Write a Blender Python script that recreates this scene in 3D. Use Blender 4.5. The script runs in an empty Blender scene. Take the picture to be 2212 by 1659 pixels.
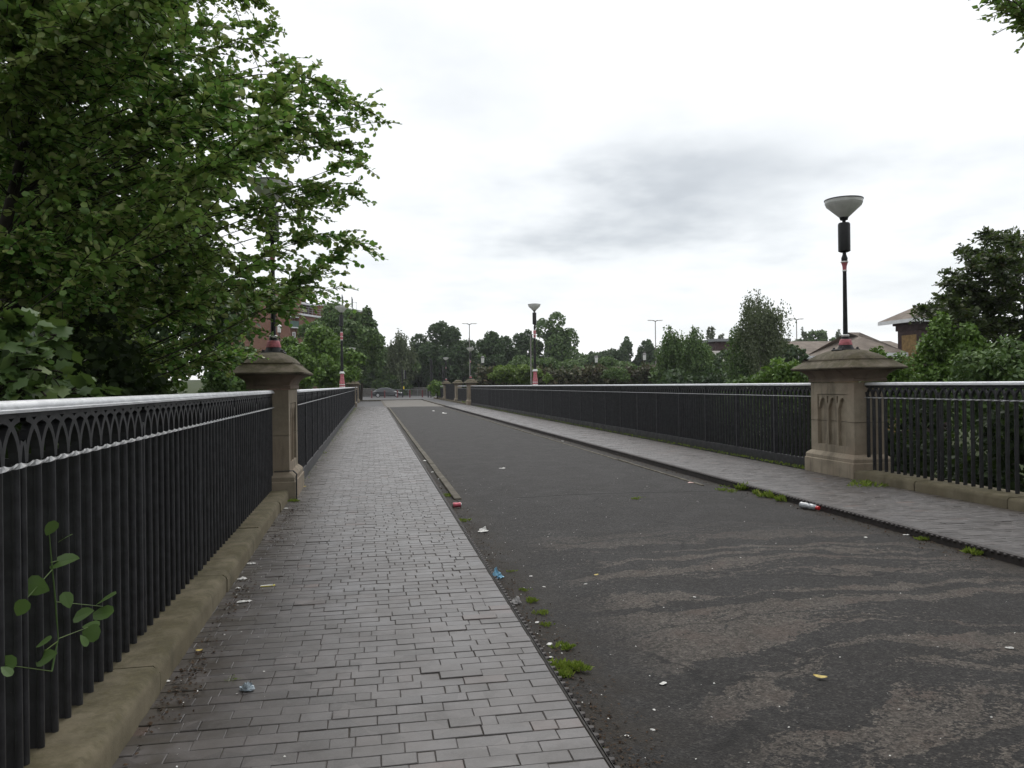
import bpy, math, random
import numpy as np
from mathutils import Vector, Matrix
R = math.radians
random.seed(7)
scene = bpy.context.scene
col = scene.collection

# ------------------------------------------------------------------ camera
H = 1.6                       # eye height above the footway
F = 1723.0                    # focal length in pixels of a 2212 px wide frame
YAW, PITCH, ROLL = R(9.88), R(0.05), R(-0.72)
cam_d = bpy.data.cameras.new('camera')
cam = bpy.data.objects.new('camera', cam_d)
col.objects.link(cam)
cam_d.sensor_fit = 'HORIZONTAL'; cam_d.sensor_width = 36.0
cam_d.lens = F / 2212 * 36.0
cam_d.clip_start = 0.05; cam_d.clip_end = 3000
CM = Matrix.Rotation(-YAW, 3, 'Z') @ Matrix.Rotation(math.pi / 2 + PITCH, 3, 'X') @ Matrix.Rotation(ROLL, 3, 'Z')
cam.matrix_world = Matrix.Translation((0, 0, H)) @ CM.to_4x4()
scene.camera = cam

# ------------------------------------------------------------------ view
vs = scene.view_settings
vs.view_transform = 'Standard'; vs.look = 'None'; vs.gamma = 1.0; vs.exposure = 0.20
vs.use_curve_mapping = False

def ray(px, py):
    return CM @ Vector(((px - 1106) / F, -(py - 829.5) / F, -1.0))
def at(px, py, d):            # point at depth d along the optical axis
    return Vector((0, 0, H)) + ray(px, py) * d
def on_z(px, py, z=0.0):      # point on a level plane
    r = ray(px, py)
    return Vector((0, 0, H)) + r * ((z - H) / r.z)
def on_x(px, py, x):          # point on a plane across the bridge
    r = ray(px, py)
    return Vector((0, 0, H)) + r * (x / r.x)
CMI = CM.transposed()
def proj(p):
    q = CMI @ (Vector(p) - Vector((0, 0, H)))
    if q.z > -0.05: return None
    return (1106 + F * q.x / -q.z, 829.5 - F * q.y / -q.z)

# ------------------------------------------------------------------ world and sun
SUN_EL, SUN_AZ = R(52), R(14)         # azimuth clockwise from +Y
w = bpy.data.worlds.new('World'); scene.world = w; w.use_nodes = True
nt = w.node_tree; nt.nodes.clear()
def wn(t, **k):
    n = nt.nodes.new(t)
    for a, b in k.items(): setattr(n, a, b)
    return n
L = nt.links.new
def wmath(op, a, b=None, c=None, clamp=False):
    n = wn('ShaderNodeMath', operation=op, use_clamp=clamp)
    for i, v in enumerate((a, b, c)):
        if v is None: continue
        if isinstance(v, (int, float)): n.inputs[i].default_value = v
        else: L(v, n.inputs[i])
    return n.outputs[0]
out = wn('ShaderNodeOutputWorld')
sky = wn('ShaderNodeTexSky', sky_type='NISHITA', sun_disc=False, sun_elevation=SUN_EL, sun_rotation=SUN_AZ)
bg1 = wn('ShaderNodeBackground'); bg1.inputs[1].default_value = 0.10
L(sky.outputs[0], bg1.inputs[0])
tc = wn('ShaderNodeTexCoord')
sep = wn('ShaderNodeSeparateXYZ'); L(tc.outputs['Generated'], sep.inputs[0])
X_, Y_, Z_ = sep.outputs
zc = wmath('ADD', wmath('MAXIMUM', Z_, 0.0), 0.16)
cmb = wn('ShaderNodeCombineXYZ')
L(wmath('DIVIDE', X_, zc), cmb.inputs[0]); L(wmath('DIVIDE', Y_, zc), cmb.inputs[1])
n1 = wn('ShaderNodeTexNoise'); n1.inputs['Scale'].default_value = 1.5; n1.inputs['Detail'].default_value = 7; n1.inputs['Roughness'].default_value = 0.55
L(cmb.outputs[0], n1.inputs['Vector'])
n2 = wn('ShaderNodeTexNoise'); n2.inputs['Scale'].default_value = 0.55; n2.inputs['Detail'].default_value = 4
L(cmb.outputs[0], n2.inputs['Vector'])
nz = wn('ShaderNodeSeparateXYZ'); L(n1.outputs['Color'], nz.inputs[0])
az = wmath('ADD', wmath('ARCTAN2', X_, Y_), wmath('MULTIPLY', wmath('SUBTRACT', nz.outputs[0], 0.5), 0.30))
el = wmath('ADD', wmath('ARCSINE', Z_), wmath('MULTIPLY', wmath('SUBTRACT', nz.outputs[1], 0.5), 0.22))
def blob(px, py, rx, ry, amp):
    amp *= .54       # a darker cloud at a fixed bearing and elevation
    d = ray(px, py).normalized()
    a0, e0 = math.atan2(d.x, d.y), math.asin(d.z)
    u = wmath('DIVIDE', wmath('SUBTRACT', az, a0), rx / F)
    v = wmath('DIVIDE', wmath('SUBTRACT', el, e0), ry / F)
    r2 = wmath('ADD', wmath('MULTIPLY', u, u), wmath('MULTIPLY', v, v))
    return wmath('MULTIPLY', wmath('EXPONENT', wmath('MULTIPLY', r2, -1.0)), amp)
dark = None
for b in [(1420, 375, 300, 110, 0.42), (1290, 490, 320, 100, 0.42), (2010, 385, 360, 60, 0.36), (900, 110, 300, 140, 0.22), (1150, 60, 160, 90, 0.10),
          (1620, 300, 170, 70, 0.18), (950, 650, 420, 75, 0.20), (1750, 690, 700, 70, 0.14), (2120, 560, 260, 80, 0.18), (1250, 250, 300, 60, 0.12), (1750, 480, 260, 50, 0.16)]:
    o = blob(*b)
    dark = o if dark is None else wmath('ADD', dark, o)
soft = wmath('MULTIPLY', wmath('SUBTRACT', n2.outputs[0], 0.45, clamp=True), 0.9)
fine = wmath('MULTIPLY', wmath('SUBTRACT', n1.outputs[0], 0.47), 0.34)
dark = wmath('ADD', wmath('MULTIPLY', dark, wmath('MAXIMUM', 0.12, wmath('SUBTRACT', wmath('MULTIPLY', n1.outputs[0], 3.0), 0.42))), wmath('ADD', wmath('MULTIPLY', soft, 0.55), fine), clamp=True)
cr = wn('ShaderNodeValToRGB'); L(dark, cr.inputs[0])
e = cr.color_ramp.elements
e[0].position = 0.0; e[0].color = (1.02, 1.03, 1.05, 1)
e[1].position = 1.0; e[1].color = (0.27, 0.30, 0.34, 1)
m = e.new(0.22); m.color = (0.83, 0.86, 0.88, 1)
m = e.new(0.5); m.color = (0.565, 0.60, 0.635, 1)
bg2 = wn('ShaderNodeBackground'); bg2.inputs[1].default_value = 1.0
L(cr.outputs[0], bg2.inputs[0])
mx = wn('ShaderNodeMixShader'); mx.inputs[0].default_value = 0.93
L(bg1.outputs[0], mx.inputs[1]); L(bg2.outputs[0], mx.inputs[2]); L(mx.outputs[0], out.inputs[0])

sun_d = bpy.data.lights.new('sun', 'SUN'); sun_d.energy = 1.15; sun_d.angle = R(34); sun_d.color = (1.0, 0.97, 0.92)
sun = bpy.data.objects.new('sun', sun_d); col.objects.link(sun)
sv = Vector((math.sin(SUN_AZ) * math.cos(SUN_EL), math.cos(SUN_AZ) * math.cos(SUN_EL), math.sin(SUN_EL)))
sun.rotation_euler = sv.to_track_quat('Z', 'Y').to_euler()
sun.location = (0, 0, 40)

# ------------------------------------------------------------------ materials
class Mat:
    def __init__(s, name, rough=0.7, spec=0.5, metal=0.0):
        s.m = bpy.data.materials.new(name); s.m.use_nodes = True
        s.nt = s.m.node_tree; s.b = s.nt.nodes['Principled BSDF']
        s.b.inputs['Roughness'].default_value = rough
        s.b.inputs['Specular IOR Level'].default_value = spec
        s.b.inputs['Metallic'].default_value = metal
        s.geo = s.n('ShaderNodeNewGeometry')
        s.pos = s.geo.outputs['Position']
    def n(s, t, **k):
        x = s.nt.nodes.new(t)
        for a, b in k.items(): setattr(x, a, b)
        return x
    def put(s, v, sock):
        if isinstance(v, bpy.types.NodeSocket): s.nt.links.new(v, sock)
        elif isinstance(v, (tuple, list)) and len(v) == 3 and sock.type == 'RGBA': sock.default_value = (*v, 1)
        else: sock.default_value = v
    def math(s, op, a, b=None, clamp=False):
        x = s.n('ShaderNodeMath', operation=op, use_clamp=clamp)
        s.put(a, x.inputs[0])
        if b is not None: s.put(b, x.inputs[1])
        return x.outputs[0]
    def scale(s, v, sc):
        x = s.n('ShaderNodeVectorMath', operation='MULTIPLY'); s.put(v, x.inputs[0]); x.inputs[1].default_value = sc
        return x.outputs[0]
    def noise(s, sc, detail=4, rough=0.6, vec=None, out=0):
        x = s.n('ShaderNodeTexNoise'); s.put(vec or s.pos, x.inputs['Vector'])
        x.inputs['Scale'].default_value = sc; x.inputs['Detail'].default_value = detail; x.inputs['Roughness'].default_value = rough
        return x.outputs[out]
    def voro(s, sc, vec=None, feature='F1', out='Distance'):
        x = s.n('ShaderNodeTexVoronoi', feature=feature); s.put(vec or s.pos, x.inputs['Vector']); x.inputs['Scale'].default_value = sc
        return x.outputs[out]
    def step(s, v, lo, hi, a=0.0, b=1.0):
        x = s.n('ShaderNodeMapRange', interpolation_type='SMOOTHSTEP')
        s.put(v, x.inputs[0]); x.inputs[1].default_value = lo; x.inputs[2].default_value = hi; x.inputs[3].default_value = a; x.inputs[4].default_value = b
        return x.outputs[0]
    def mix(s, f, a, b, mode='MIX'):
        x = s.n('ShaderNodeMix', data_type='RGBA', blend_type=mode)
        s.put(f, x.inputs[0]); s.put(a, x.inputs[6]); s.put(b, x.inputs[7])
        return x.outputs[2]
    def ramp(s, f, stops, interp='LINEAR'):
        x = s.n('ShaderNodeValToRGB'); s.put(f, x.inputs[0]); e = x.color_ramp.elements; x.color_ramp.interpolation = interp
        e[0].position, e[0].color = stops[0][0], (*stops[0][1], 1)
        e[1].position, e[1].color = stops[-1][0], (*stops[-1][1], 1)
        for p, c in stops[1:-1]:
            k = e.new(p); k.color = (*c, 1)
        return x.outputs[0]
    def xyz(s):
        x = s.n('ShaderNodeSeparateXYZ'); s.put(s.pos, x.inputs[0]); return x.outputs
    def nrm_z(s):
        x = s.n('ShaderNodeSeparateXYZ'); s.put(s.geo.outputs['Normal'], x.inputs[0]); return x.outputs[2]
    def rand(s):              # a value per mesh island and per object
        oi = s.n('ShaderNodeObjectInfo')
        return s.math('FRACT', s.math('ADD', s.geo.outputs['Random Per Island'], oi.outputs['Random']))
    def color(s, c): s.put(c, s.b.inputs['Base Color']); return s
    def rough(s, r): s.put(r, s.b.inputs['Roughness']); return s
    def bump(s, h, strength=0.3, dist=0.01):
        x = s.n('ShaderNodeBump'); x.inputs['Strength'].default_value = strength; x.inputs['Distance'].default_value = dist
        s.put(h, x.inputs['Height']); s.nt.links.new(x.outputs[0], s.b.inputs['Normal']); return s

M = {}
def simple(name, c, rough=0.6, spec=0.5, metal=0.0, var=0.25, sc=8.0):
    k = Mat(name, rough, spec, metal)
    n = k.noise(sc, 5)
    k.color(k.mix(k.step(n, 0.3, 0.7), tuple(x * (1 - var) for x in c), tuple(min(1, x * (1 + var)) for x in c)))
    M[name] = k.m; return k

# dark Staffordshire paving bricks
k = Mat('paving_brick', 0.5, 0.5)
r = k.rand()
base = k.ramp(r, [(0.0, (.062, .057, .055)), (0.10, (.080, .074, .072)), (0.22, (.098, .092, .091)), (0.55, (.110, .104, .103)), (0.9, (.126, .119, .118)), (0.965, (.128, .114, .110)), (1.0, (.165, .104, .084))])
fine = k.noise(60, 3); patch = k.noise(9, 4); big = k.noise(1.3, 4)
c = k.mix(k.step(patch, .38, .58), k.mix(0.42, base, (.052, .047, .043)), base)
c = k.mix(k.math('MULTIPLY', k.step(k.noise(150, 2), .35, .65), .30), c, (.165, .158, .155))
sq = k.n('ShaderNodeSeparateColor'); k.put(k.voro(1.0, vec=k.scale(k.pos, (7.5, 9.4, 1)), out='Color'), sq.inputs[0])
c = k.mix(k.math('MULTIPLY', k.step(sq.outputs[0], .70, .74), k.math('MULTIPLY', k.step(k.noise(2.0, 4), .40, .6), .60)), c, (.050, .046, .044))
c = k.mix(k.math('MULTIPLY', k.step(sq.outputs[1], .80, .84), .35), c, (.175, .160, .155))
x, y, z = k.xyz()
walked = k.math('MULTIPLY', k.math('MULTIPLY', k.step(x, -.35, .15), k.step(x, .95, .6)), k.step(k.noise(1.1, 4), .30, .65))
c = k.mix(k.math('MULTIPLY', walked, .30), c, (.19, .182, .178))
c = k.mix(k.math('MULTIPLY', k.step(fine, .45, .8), .35), c, (.20, .19, .185))
c = k.mix(k.math('MULTIPLY', k.step(big, .42, .68), .50), c, (.078, .070, .065))
x, y, z = k.xyz()
dirt = k.math('MULTIPLY', k.math('MAXIMUM', k.step(x, -0.45, -1.12), k.step(x, 7.25, 7.62)), k.step(k.noise(5, 5), .30, .62))
c = k.mix(k.math('MULTIPLY', dirt, .85), c, (.052, .042, .028))
c = k.mix(1.0, c, (.80, .775, .77), 'MULTIPLY')
k.color(c).rough(k.step(k.noise(3, 5), .3, .7, .34, .52))
k.bump(k.math('ADD', fine, k.noise(220, 2)), 0.25, 0.002); M['paving_brick'] = k.m
k = Mat('joint_dirt', 0.95, 0.1); n = k.noise(14, 5)
k.color(k.ramp(n, [(.3, (.052, .046, .040)), (.6, (.092, .084, .075)), (.8, (.076, .076, .046))])); M['joint_dirt'] = k.m

# road asphalt with worn swirls
k = Mat('asphalt', 0.8, 0.3)
x, y, z = k.xyz()
agg = k.voro(95); agg2 = k.noise(190, 2); med = k.noise(2.2, 6, .65)
g2 = k.noise(62, 4, .8)
st = k.n('ShaderNodeSeparateColor'); k.put(k.voro(105, out='Color'), st.inputs[0])
st2 = k.n('ShaderNodeSeparateColor'); k.put(k.voro(48, out='Color'), st2.inputs[0])
grain = k.math('ADD', k.math('ADD', k.math('MULTIPLY', st.outputs[0], .42), k.math('MULTIPLY', st2.outputs[0], .30)), k.math('MULTIPLY', g2, .36))
c = k.ramp(grain, [(.22, (.011, .0104, .0100)), (.45, (.028, .0264, .0256)), (.62, (.046, .0434, .0415)), (.78, (.076, .072, .067)), (.93, (.16, .152, .14))])
c = k.mix(k.math('MULTIPLY', k.step(med, .45, .7), k.step(y, 11.5, 8.0, .04, .24)), c, (.062, .058, .053))
c = k.mix(k.math('MULTIPLY', k.step(k.noise(.35, 3), .45, .65), .12), c, (.030, .028, .028))
# worn arcs, centred on a turning circle near (3.6, -1.2)
dx = k.math('SUBTRACT', x, 3.5); dy = k.math('ADD', y, 1.3)
wob = k.math('MULTIPLY', k.math('SUBTRACT', k.noise(0.8, 4), .5), 1.5)
rr = k.math('ADD', k.math('SQRT', k.math('ADD', k.math('MULTIPLY', dx, dx), k.math('MULTIPLY', dy, dy))), wob)
th = k.math('ARCTAN2', dx, dy)
cb = k.n('ShaderNodeCombineXYZ'); k.put(k.math('MULTIPLY', rr, 2.6), cb.inputs[0]); k.put(k.math('MULTIPLY', th, 1.5), cb.inputs[1])
arcs = k.noise(1.25, 5, .62, vec=cb.outputs[0])
region = k.math('MULTIPLY', k.math('MULTIPLY', k.step(y, 9.4, 7.0), k.step(x, 1.35, 2.0)), k.step(x, 6.0, 4.9))
edge = k.math('ADD', arcs, k.math('MULTIPLY', k.math('SUBTRACT', k.noise(16, 5, .7), .5), .22))
worn = k.math('MULTIPLY', region, k.step(k.math('ADD', edge, k.math('MULTIPLY', k.math('SUBTRACT', grain, .5), .10)), .515, .545))
wc = k.ramp(grain, [(.22, (.030, .026, .023)), (.45, (.070, .062, .054)), (.65, (.120, .108, .094)), (.85, (.20, .182, .158)), (.95, (.28, .255, .22))])
wc = k.mix(k.math('MULTIPLY', k.step(k.noise(2.5, 3), .5, .7), .4), wc, (.125, .088, .072))
c = k.mix(k.math('MULTIPLY', worn, .92), c, k.mix(1.0, wc, (1.28, 1.26, 1.24), 'MULTIPLY'))
wv = k.n('ShaderNodeVectorMath', operation='ADD'); k.put(k.pos, wv.inputs[0]); k.put(k.scale(k.noise(1.3, 5, .7, out=1), (.9, .9, 0)), wv.inputs[1])
ce = k.voro(.62, vec=wv.outputs[0], feature='DISTANCE_TO_EDGE')
hair = k.math('MULTIPLY', k.step(ce, .012, .003), k.math('MULTIPLY', k.step(k.noise(.7, 3), .48, .6), k.step(y, 13, 11)))
c = k.mix(k.math('MULTIPLY', hair, .8), c, (.010, .0095, .009))
speck = k.math('MULTIPLY', k.step(k.noise(34, 2), .72, .76), .7)
c = k.mix(speck, c, (.20, .19, .18))
# dirt lying along both kerbs
side = k.math('MAXIMUM', k.step(x, 1.62, 1.02), k.step(x, 5.25, 5.66))
dm = k.math('MULTIPLY', side, k.step(k.noise(3.4, 6, .7), .34, .56))
c = k.mix(k.math('MULTIPLY', dm, .9), c, k.ramp(k.noise(24, 5), [(.3, (.022, .017, .012)), (.55, (.045, .036, .025)), (.75, (.075, .062, .045))]))
# crack where the bridge deck begins
ck = k.math('ABSOLUTE', k.math('SUBTRACT', k.math('ADD', y, k.math('MULTIPLY', k.noise(2, 6), .16)), 11.62))
crack = k.math('MULTIPLY', k.step(ck, .05, .012), k.step(x, 1.5, 2.3))
c = k.mix(k.math('MULTIPLY', crack, .75), c, (.012, .011, .010))
c = k.mix(1.0, c, (.60, .585, .58), 'MULTIPLY')
k.color(c).rough(k.step(med, .3, .7, .76, .84))
k.bump(k.math('ADD', k.math('MULTIPLY', g2, 1.5), k.math('SUBTRACT', agg, k.math('MULTIPLY', crack, 3.0))), 0.6, 0.008); M['asphalt'] = k.m

k = Mat('old_concrete', 0.8, 0.3); n = k.noise(1.2, 6, .65)
k.color(k.mix(k.step(k.noise(60, 3), .4, .8), k.ramp(n, [(.3, (.095, .088, .078)), (.7, (.160, .148, .130))]), (.19, .175, .155))); k.bump(k.noise(90, 3), .3, .005); M['old_concrete'] = k.m
k = Mat('far_asphalt', 0.8, 0.3); n = k.noise(.7, 6, .65)
k.color(k.ramp(n, [(.3, (.065, .065, .068)), (.7, (.105, .104, .104))])); M['far_asphalt'] = k.m
k = Mat('gutter_stone', 0.85, 0.25); n = k.noise(4, 6, .7)
k.color(k.ramp(n, [(.3, (.055, .048, .036)), (.5, (.10, .088, .068)), (.7, (.18, .165, .135))])); k.bump(k.noise(40, 4), .4, .008); M['gutter_stone'] = k.m

def stone(name, dark, lite, pink, moss=0.0, stain=0.6):
    k = Mat(name, 0.88, 0.2)
    n = k.noise(3.2, 6, .65); f = k.noise(70, 4, .7)
    sv_ = k.noise(2.2, 5, .6, vec=k.scale(k.pos, (2.5, 2.5, .45)))
    oi = k.n('ShaderNodeObjectInfo')
    c = k.mix(k.step(n, .3, .7), dark, lite)
    c = k.mix(k.math('MULTIPLY', k.step(k.noise(1.1, 3), .42, .66), .6), c, pink)
    c = k.mix(k.math('MULTIPLY', k.step(f, .5, .8), .3), c, tuple(v * 1.35 for v in lite))
    c = k.mix(k.math('MULTIPLY', k.step(sv_, .48, .72), stain), c, tuple(v * .33 for v in dark))
    if moss:
        up = k.step(k.nrm_z(), .25, .8)
        c = k.mix(k.math('MULTIPLY', k.math('MULTIPLY', up, k.step(k.noise(5, 6, .7), .36, .6)), moss), c, k.ramp(k.noise(30, 4), [(.3, (.035, .032, .016)), (.7, (.085, .075, .030))]))
    c = k.mix(k.math('MULTIPLY', oi.outputs['Random'], .18), c, tuple(v * .55 for v in dark))
    k.color(c); k.bump(k.math('ADD', f, n), .45, .006); M[name] = k.m
stone('pillar_stone', (.235, .200, .150), (.350, .300, .228), (.315, .245, .185), 0.0, .5)
stone('cap_stone', (.095, .082, .060), (.175, .150, .110), (.150, .120, .088), .8, .6)
stone('neck_stone', (.165, .130, .100), (.230, .182, .140), (.215, .155, .120), 0.0, .5)
stone('plinth_stone', (.115, .100, .066), (.200, .172, .118), (.165, .138, .088), .55, .35)

k = Mat('black_iron', 0.42, 0.4)
n = k.noise(14, 5); c = k.mix(k.step(n, .35, .7), (.018, .018, .020), (.036, .036, .040))
c = k.mix(k.math('MULTIPLY', k.step(k.noise(38, 5, .75), .66, .74), .5), c, (.11, .105, .095))
k.color(c).rough(k.step(k.noise(6, 4), .3, .7, .34, .56)); k.bump(k.noise(120, 3), .15, .002); M['black_iron'] = k.m
k = Mat('grey_iron', 0.6, 0.35)
k.color(k.mix(k.step(k.noise(5, 5), .3, .7), (.042, .042, .045), (.070, .070, .072))); M['grey_iron'] = k.m
k = Mat('kerb_iron', 0.6, 0.4)
k.color(k.ramp(k.noise(9, 6, .7), [(.3, (.026, .021, .020)), (.55, (.050, .043, .041)), (.75, (.075, .062, .056))])); k.bump(k.noise(80, 4), .3, .003); M['kerb_iron'] = k.m
k = Mat('kerb_worn', 0.5, 0.5)
k.color(k.ramp(k.noise(9, 6, .7), [(.3, (.070, .064, .060)), (.7, (.150, .142, .135))])); M['kerb_worn'] = k.m
k = Mat('silver_paint', 0.42, 0.5, 0.15)
c = k.mix(k.step(k.noise(22, 6, .75, vec=k.scale(k.pos, (1, .35, 1))), .42, .62), (.66, .67, .69), (.80, .81, .83))
c = k.mix(k.math('MULTIPLY', k.step(k.noise(55, 5, .8), .66, .72), .5), c, (.30, .30, .30))
k.color(c).rough(.45); k.bump(k.noise(70, 4), .2, .002); M['silver_paint'] = k.m
simple('rod_shade_grey', (.36, .365, .37), .45, .5, var=.35, sc=40)  # silver rod greyed down: shade under the handrail is in the colour
simple('pink_paint', (.44, .135, .155), .55, .4, var=.3, sc=18)
simple('white_paint', (.74, .74, .72), .5, var=.12, sc=20)
simple('lamp_black', (.012, .0125, .013), .5, .3, var=.3)
k = Mat('lamp_glass', 0.35, 0.5)
k.color(k.ramp(k.noise(9, 5), [(.3, (.66, .66, .63)), (.7, (.86, .86, .83))])); k.b.inputs['Transmission Weight'].default_value = .22; M['lamp_glass'] = k.m
simple('lamp_lid', (.10, .10, .10), .5, var=.25)

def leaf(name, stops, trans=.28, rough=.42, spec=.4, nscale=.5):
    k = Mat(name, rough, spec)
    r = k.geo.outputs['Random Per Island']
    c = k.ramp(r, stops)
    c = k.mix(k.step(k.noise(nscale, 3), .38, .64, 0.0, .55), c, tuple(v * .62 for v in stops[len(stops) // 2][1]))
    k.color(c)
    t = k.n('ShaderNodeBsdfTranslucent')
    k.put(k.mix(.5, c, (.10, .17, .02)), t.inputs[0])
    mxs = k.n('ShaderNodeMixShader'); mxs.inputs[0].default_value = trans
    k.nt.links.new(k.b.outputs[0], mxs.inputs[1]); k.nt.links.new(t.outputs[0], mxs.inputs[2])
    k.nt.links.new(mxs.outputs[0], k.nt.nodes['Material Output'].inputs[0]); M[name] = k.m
leaf('alder_leaf', [(0, (0.116, 0.267, 0.060)), (.45, (0.233, 0.456, 0.095)), (.8, (0.382, 0.456, 0.137)), (.97, (0.424, 0.456, 0.221)), (1, (0.424, 0.456, 0.207))], .40, .40, .42)
leaf('shoot_leaf', [(0, (0.073, 0.142, 0.036)), (.6, (0.110, 0.190, 0.053)), (1, (0.191, 0.265, 0.058))], .25, .45, .4)
leaf('sycamore_leaf', [(0, (0.072, 0.137, 0.043)), (.6, (0.122, 0.202, 0.065)), (1, (0.187, 0.259, 0.065))], .25, .45, .4)
leaf('bright_leaf', [(0, (0.064, 0.135, 0.021)), (.5, (0.124, 0.223, 0.037)), (1, (0.188, 0.299, 0.057))], .25, .5, .35)
leaf('mid_leaf', [(0, (0.051, 0.100, 0.030)), (.5, (0.091, 0.155, 0.045)), (1, (0.143, 0.219, 0.067))], .22, .55, .3, .25)
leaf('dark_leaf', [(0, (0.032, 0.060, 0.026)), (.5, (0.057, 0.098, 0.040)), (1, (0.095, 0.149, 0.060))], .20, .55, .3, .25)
leaf('shade_leaf', [(0, (0.010, 0.020, 0.007)), (.5, (0.019, 0.033, 0.012)), (1, (0.036, 0.056, 0.019))], .2, .62, .12, .8)  # shade behind the railings painted in as a darker leaf colour
leaf('ash_leaf', [(0, (.024, .042, .014)), (.5, (.046, .070, .022)), (.9, (.078, .102, .034)), (1, (.12, .10, .05))], .28, .5, .35, .5)
leaf('lime_leaf', [(0, (0.091, 0.156, 0.029)), (.5, (0.150, 0.227, 0.044)), (1, (0.195, 0.286, 0.065))], .25, .5, .3)
leaf('birch_leaf', [(0, (0.062, 0.081, 0.040)), (.5, (0.099, 0.124, 0.062)), (1, (0.155, 0.183, 0.096))], .22, .55, .3, .3)
leaf('copper_leaf', [(0, (0.041, 0.034, 0.021)), (.55, (0.076, 0.061, 0.037)), (.85, (0.083, 0.101, 0.043)), (1, (0.124, 0.084, 0.046))], .12, .6, .25, .35)
leaf('grass_blade', [(0, (0.109, 0.175, 0.026)), (.6, (0.234, 0.324, 0.048)), (.92, (0.312, 0.378, 0.065)), (1, (0.400, 0.378, 0.132))], .3, .6, .2, 4)
k = Mat('bark', 0.9, 0.2); k.color(k.ramp(k.noise(6, 6, .7, vec=k.scale(k.pos, (4, 4, .8))), [(.3, (.020, .017, .014)), (.7, (.065, .055, .045))])); k.bump(k.noise(18, 5), .5, .02); M['bark'] = k.m
k = Mat('birch_bark', 0.8, 0.2); k.color(k.ramp(k.noise(3, 6, .7, vec=k.scale(k.pos, (1, 1, 5))), [(.38, (.08, .07, .06)), (.55, (.34, .32, .28))])); M['birch_bark'] = k.m
k = Mat('soil', 0.95, 0.1); k.color(k.ramp(k.noise(.25, 6), [(.35, (.030, .045, .014)), (.6, (.050, .062, .022)), (.75, (.060, .050, .030))])); M['soil'] = k.m

k = Mat('red_brick', 0.85, 0.2)
bt = k.n('ShaderNodeTexBrick'); bt.inputs['Scale'].default_value = 1.0
bt.inputs['Brick Width'].default_value = .225; bt.inputs['Row Height'].default_value = .075; bt.inputs['Mortar Size'].default_value = .010
cx = k.n('ShaderNodeCombineXYZ'); x, y, z = k.xyz(); k.put(k.math('ADD', x, y), cx.inputs[0]); k.put(z, cx.inputs[1])
k.put(cx.outputs[0], bt.inputs['Vector'])
k.put((.165, .070, .042), bt.inputs['Color1']); k.put((.215, .098, .058), bt.inputs['Color2']); k.put((.20, .15, .12), bt.inputs['Mortar'])
k.color(k.mix(k.math('MULTIPLY', k.step(k.noise(.3, 5), .4, .7), .4), bt.outputs[0], (.12, .05, .038))); M['red_brick'] = k.m
simple('dark_brick', (.060, .038, .036), .85, .2, sc=3); simple('yellow_brick', (.25, .165, .070), .85, .2, sc=4)
simple('roof_tile', (.180, .150, .125), .85, .2, var=.2, sc=1.2); simple('fascia_white', (.60, .61, .62), .5, var=.1, sc=2)
simple('window_white', (.78, .78, .78), .4, var=.05); simple('green_panel', (.035, .085, .065), .5); simple('grey_clad', (.105, .125, .130), .6, sc=2)
k = Mat('window_glass', .08, .6); k.color((.035, .04, .042)); M['window_glass'] = k.m
simple('car_paint', (.030, .032, .036), .22, .6, var=.1); simple('chrome', (.55, .56, .58), .2, .5, .7, var=.1)
simple('rubber', (.018, .018, .018), .8, var=.2); simple('alloy', (.50, .50, .52), .3, .5, .6, var=.1)
simple('red_lens', (.35, .02, .02), .3, var=.1); simple('bollard_red', (.120, .022, .026), .5, var=.2)
simple('grey_steel', (.20, .21, .215), .5, .4, .3, var=.2); simple('column_steel', (.175, .165, .150), .55, .4, .1, var=.15)
simple('signal_black', (.014, .015, .016), .5); simple('signal_yellow', (.70, .52, .03), .5, var=.1)
simple('wall_stone', (.105, .096, .085), .9, .2, sc=2); simple('roof_grey', (.26, .25, .23), .8, .2, sc=1)
simple('paper_white', (.74, .73, .70), .75, .2, var=.12, sc=30); simple('bag_blue', (.22, .45, .62), .45, .5, var=.25, sc=20)
simple('film_grey', (.40, .47, .52), .35, .5, var=.35, sc=25); simple('can_pink', (.52, .10, .14), .35, .5, .2, var=.3, sc=25)
simple('can_metal', (.55, .54, .52), .35, .5, .8, var=.2, sc=30); simple('card_pink', (.62, .42, .38), .7, var=.15, sc=20)
simple('wrapper_yellow', (.75, .66, .12), .5, var=.2, sc=30); simple('leaf_dead', (.52, .40, .12), .7, var=.3, sc=40); simple('cap_red', (.60, .03, .03), .4, var=.1)
simple('bottle_plastic', (.42, .44, .46), .2, .5, var=.2, sc=25); simple('debris_brown', (.060, .040, .026), .9, .15, var=.6, sc=60)
simple('cup_grey', (.48, .46, .45), .6, var=.3, sc=25); simple('cable_black', (.02, .02, .02), .6)

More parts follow.
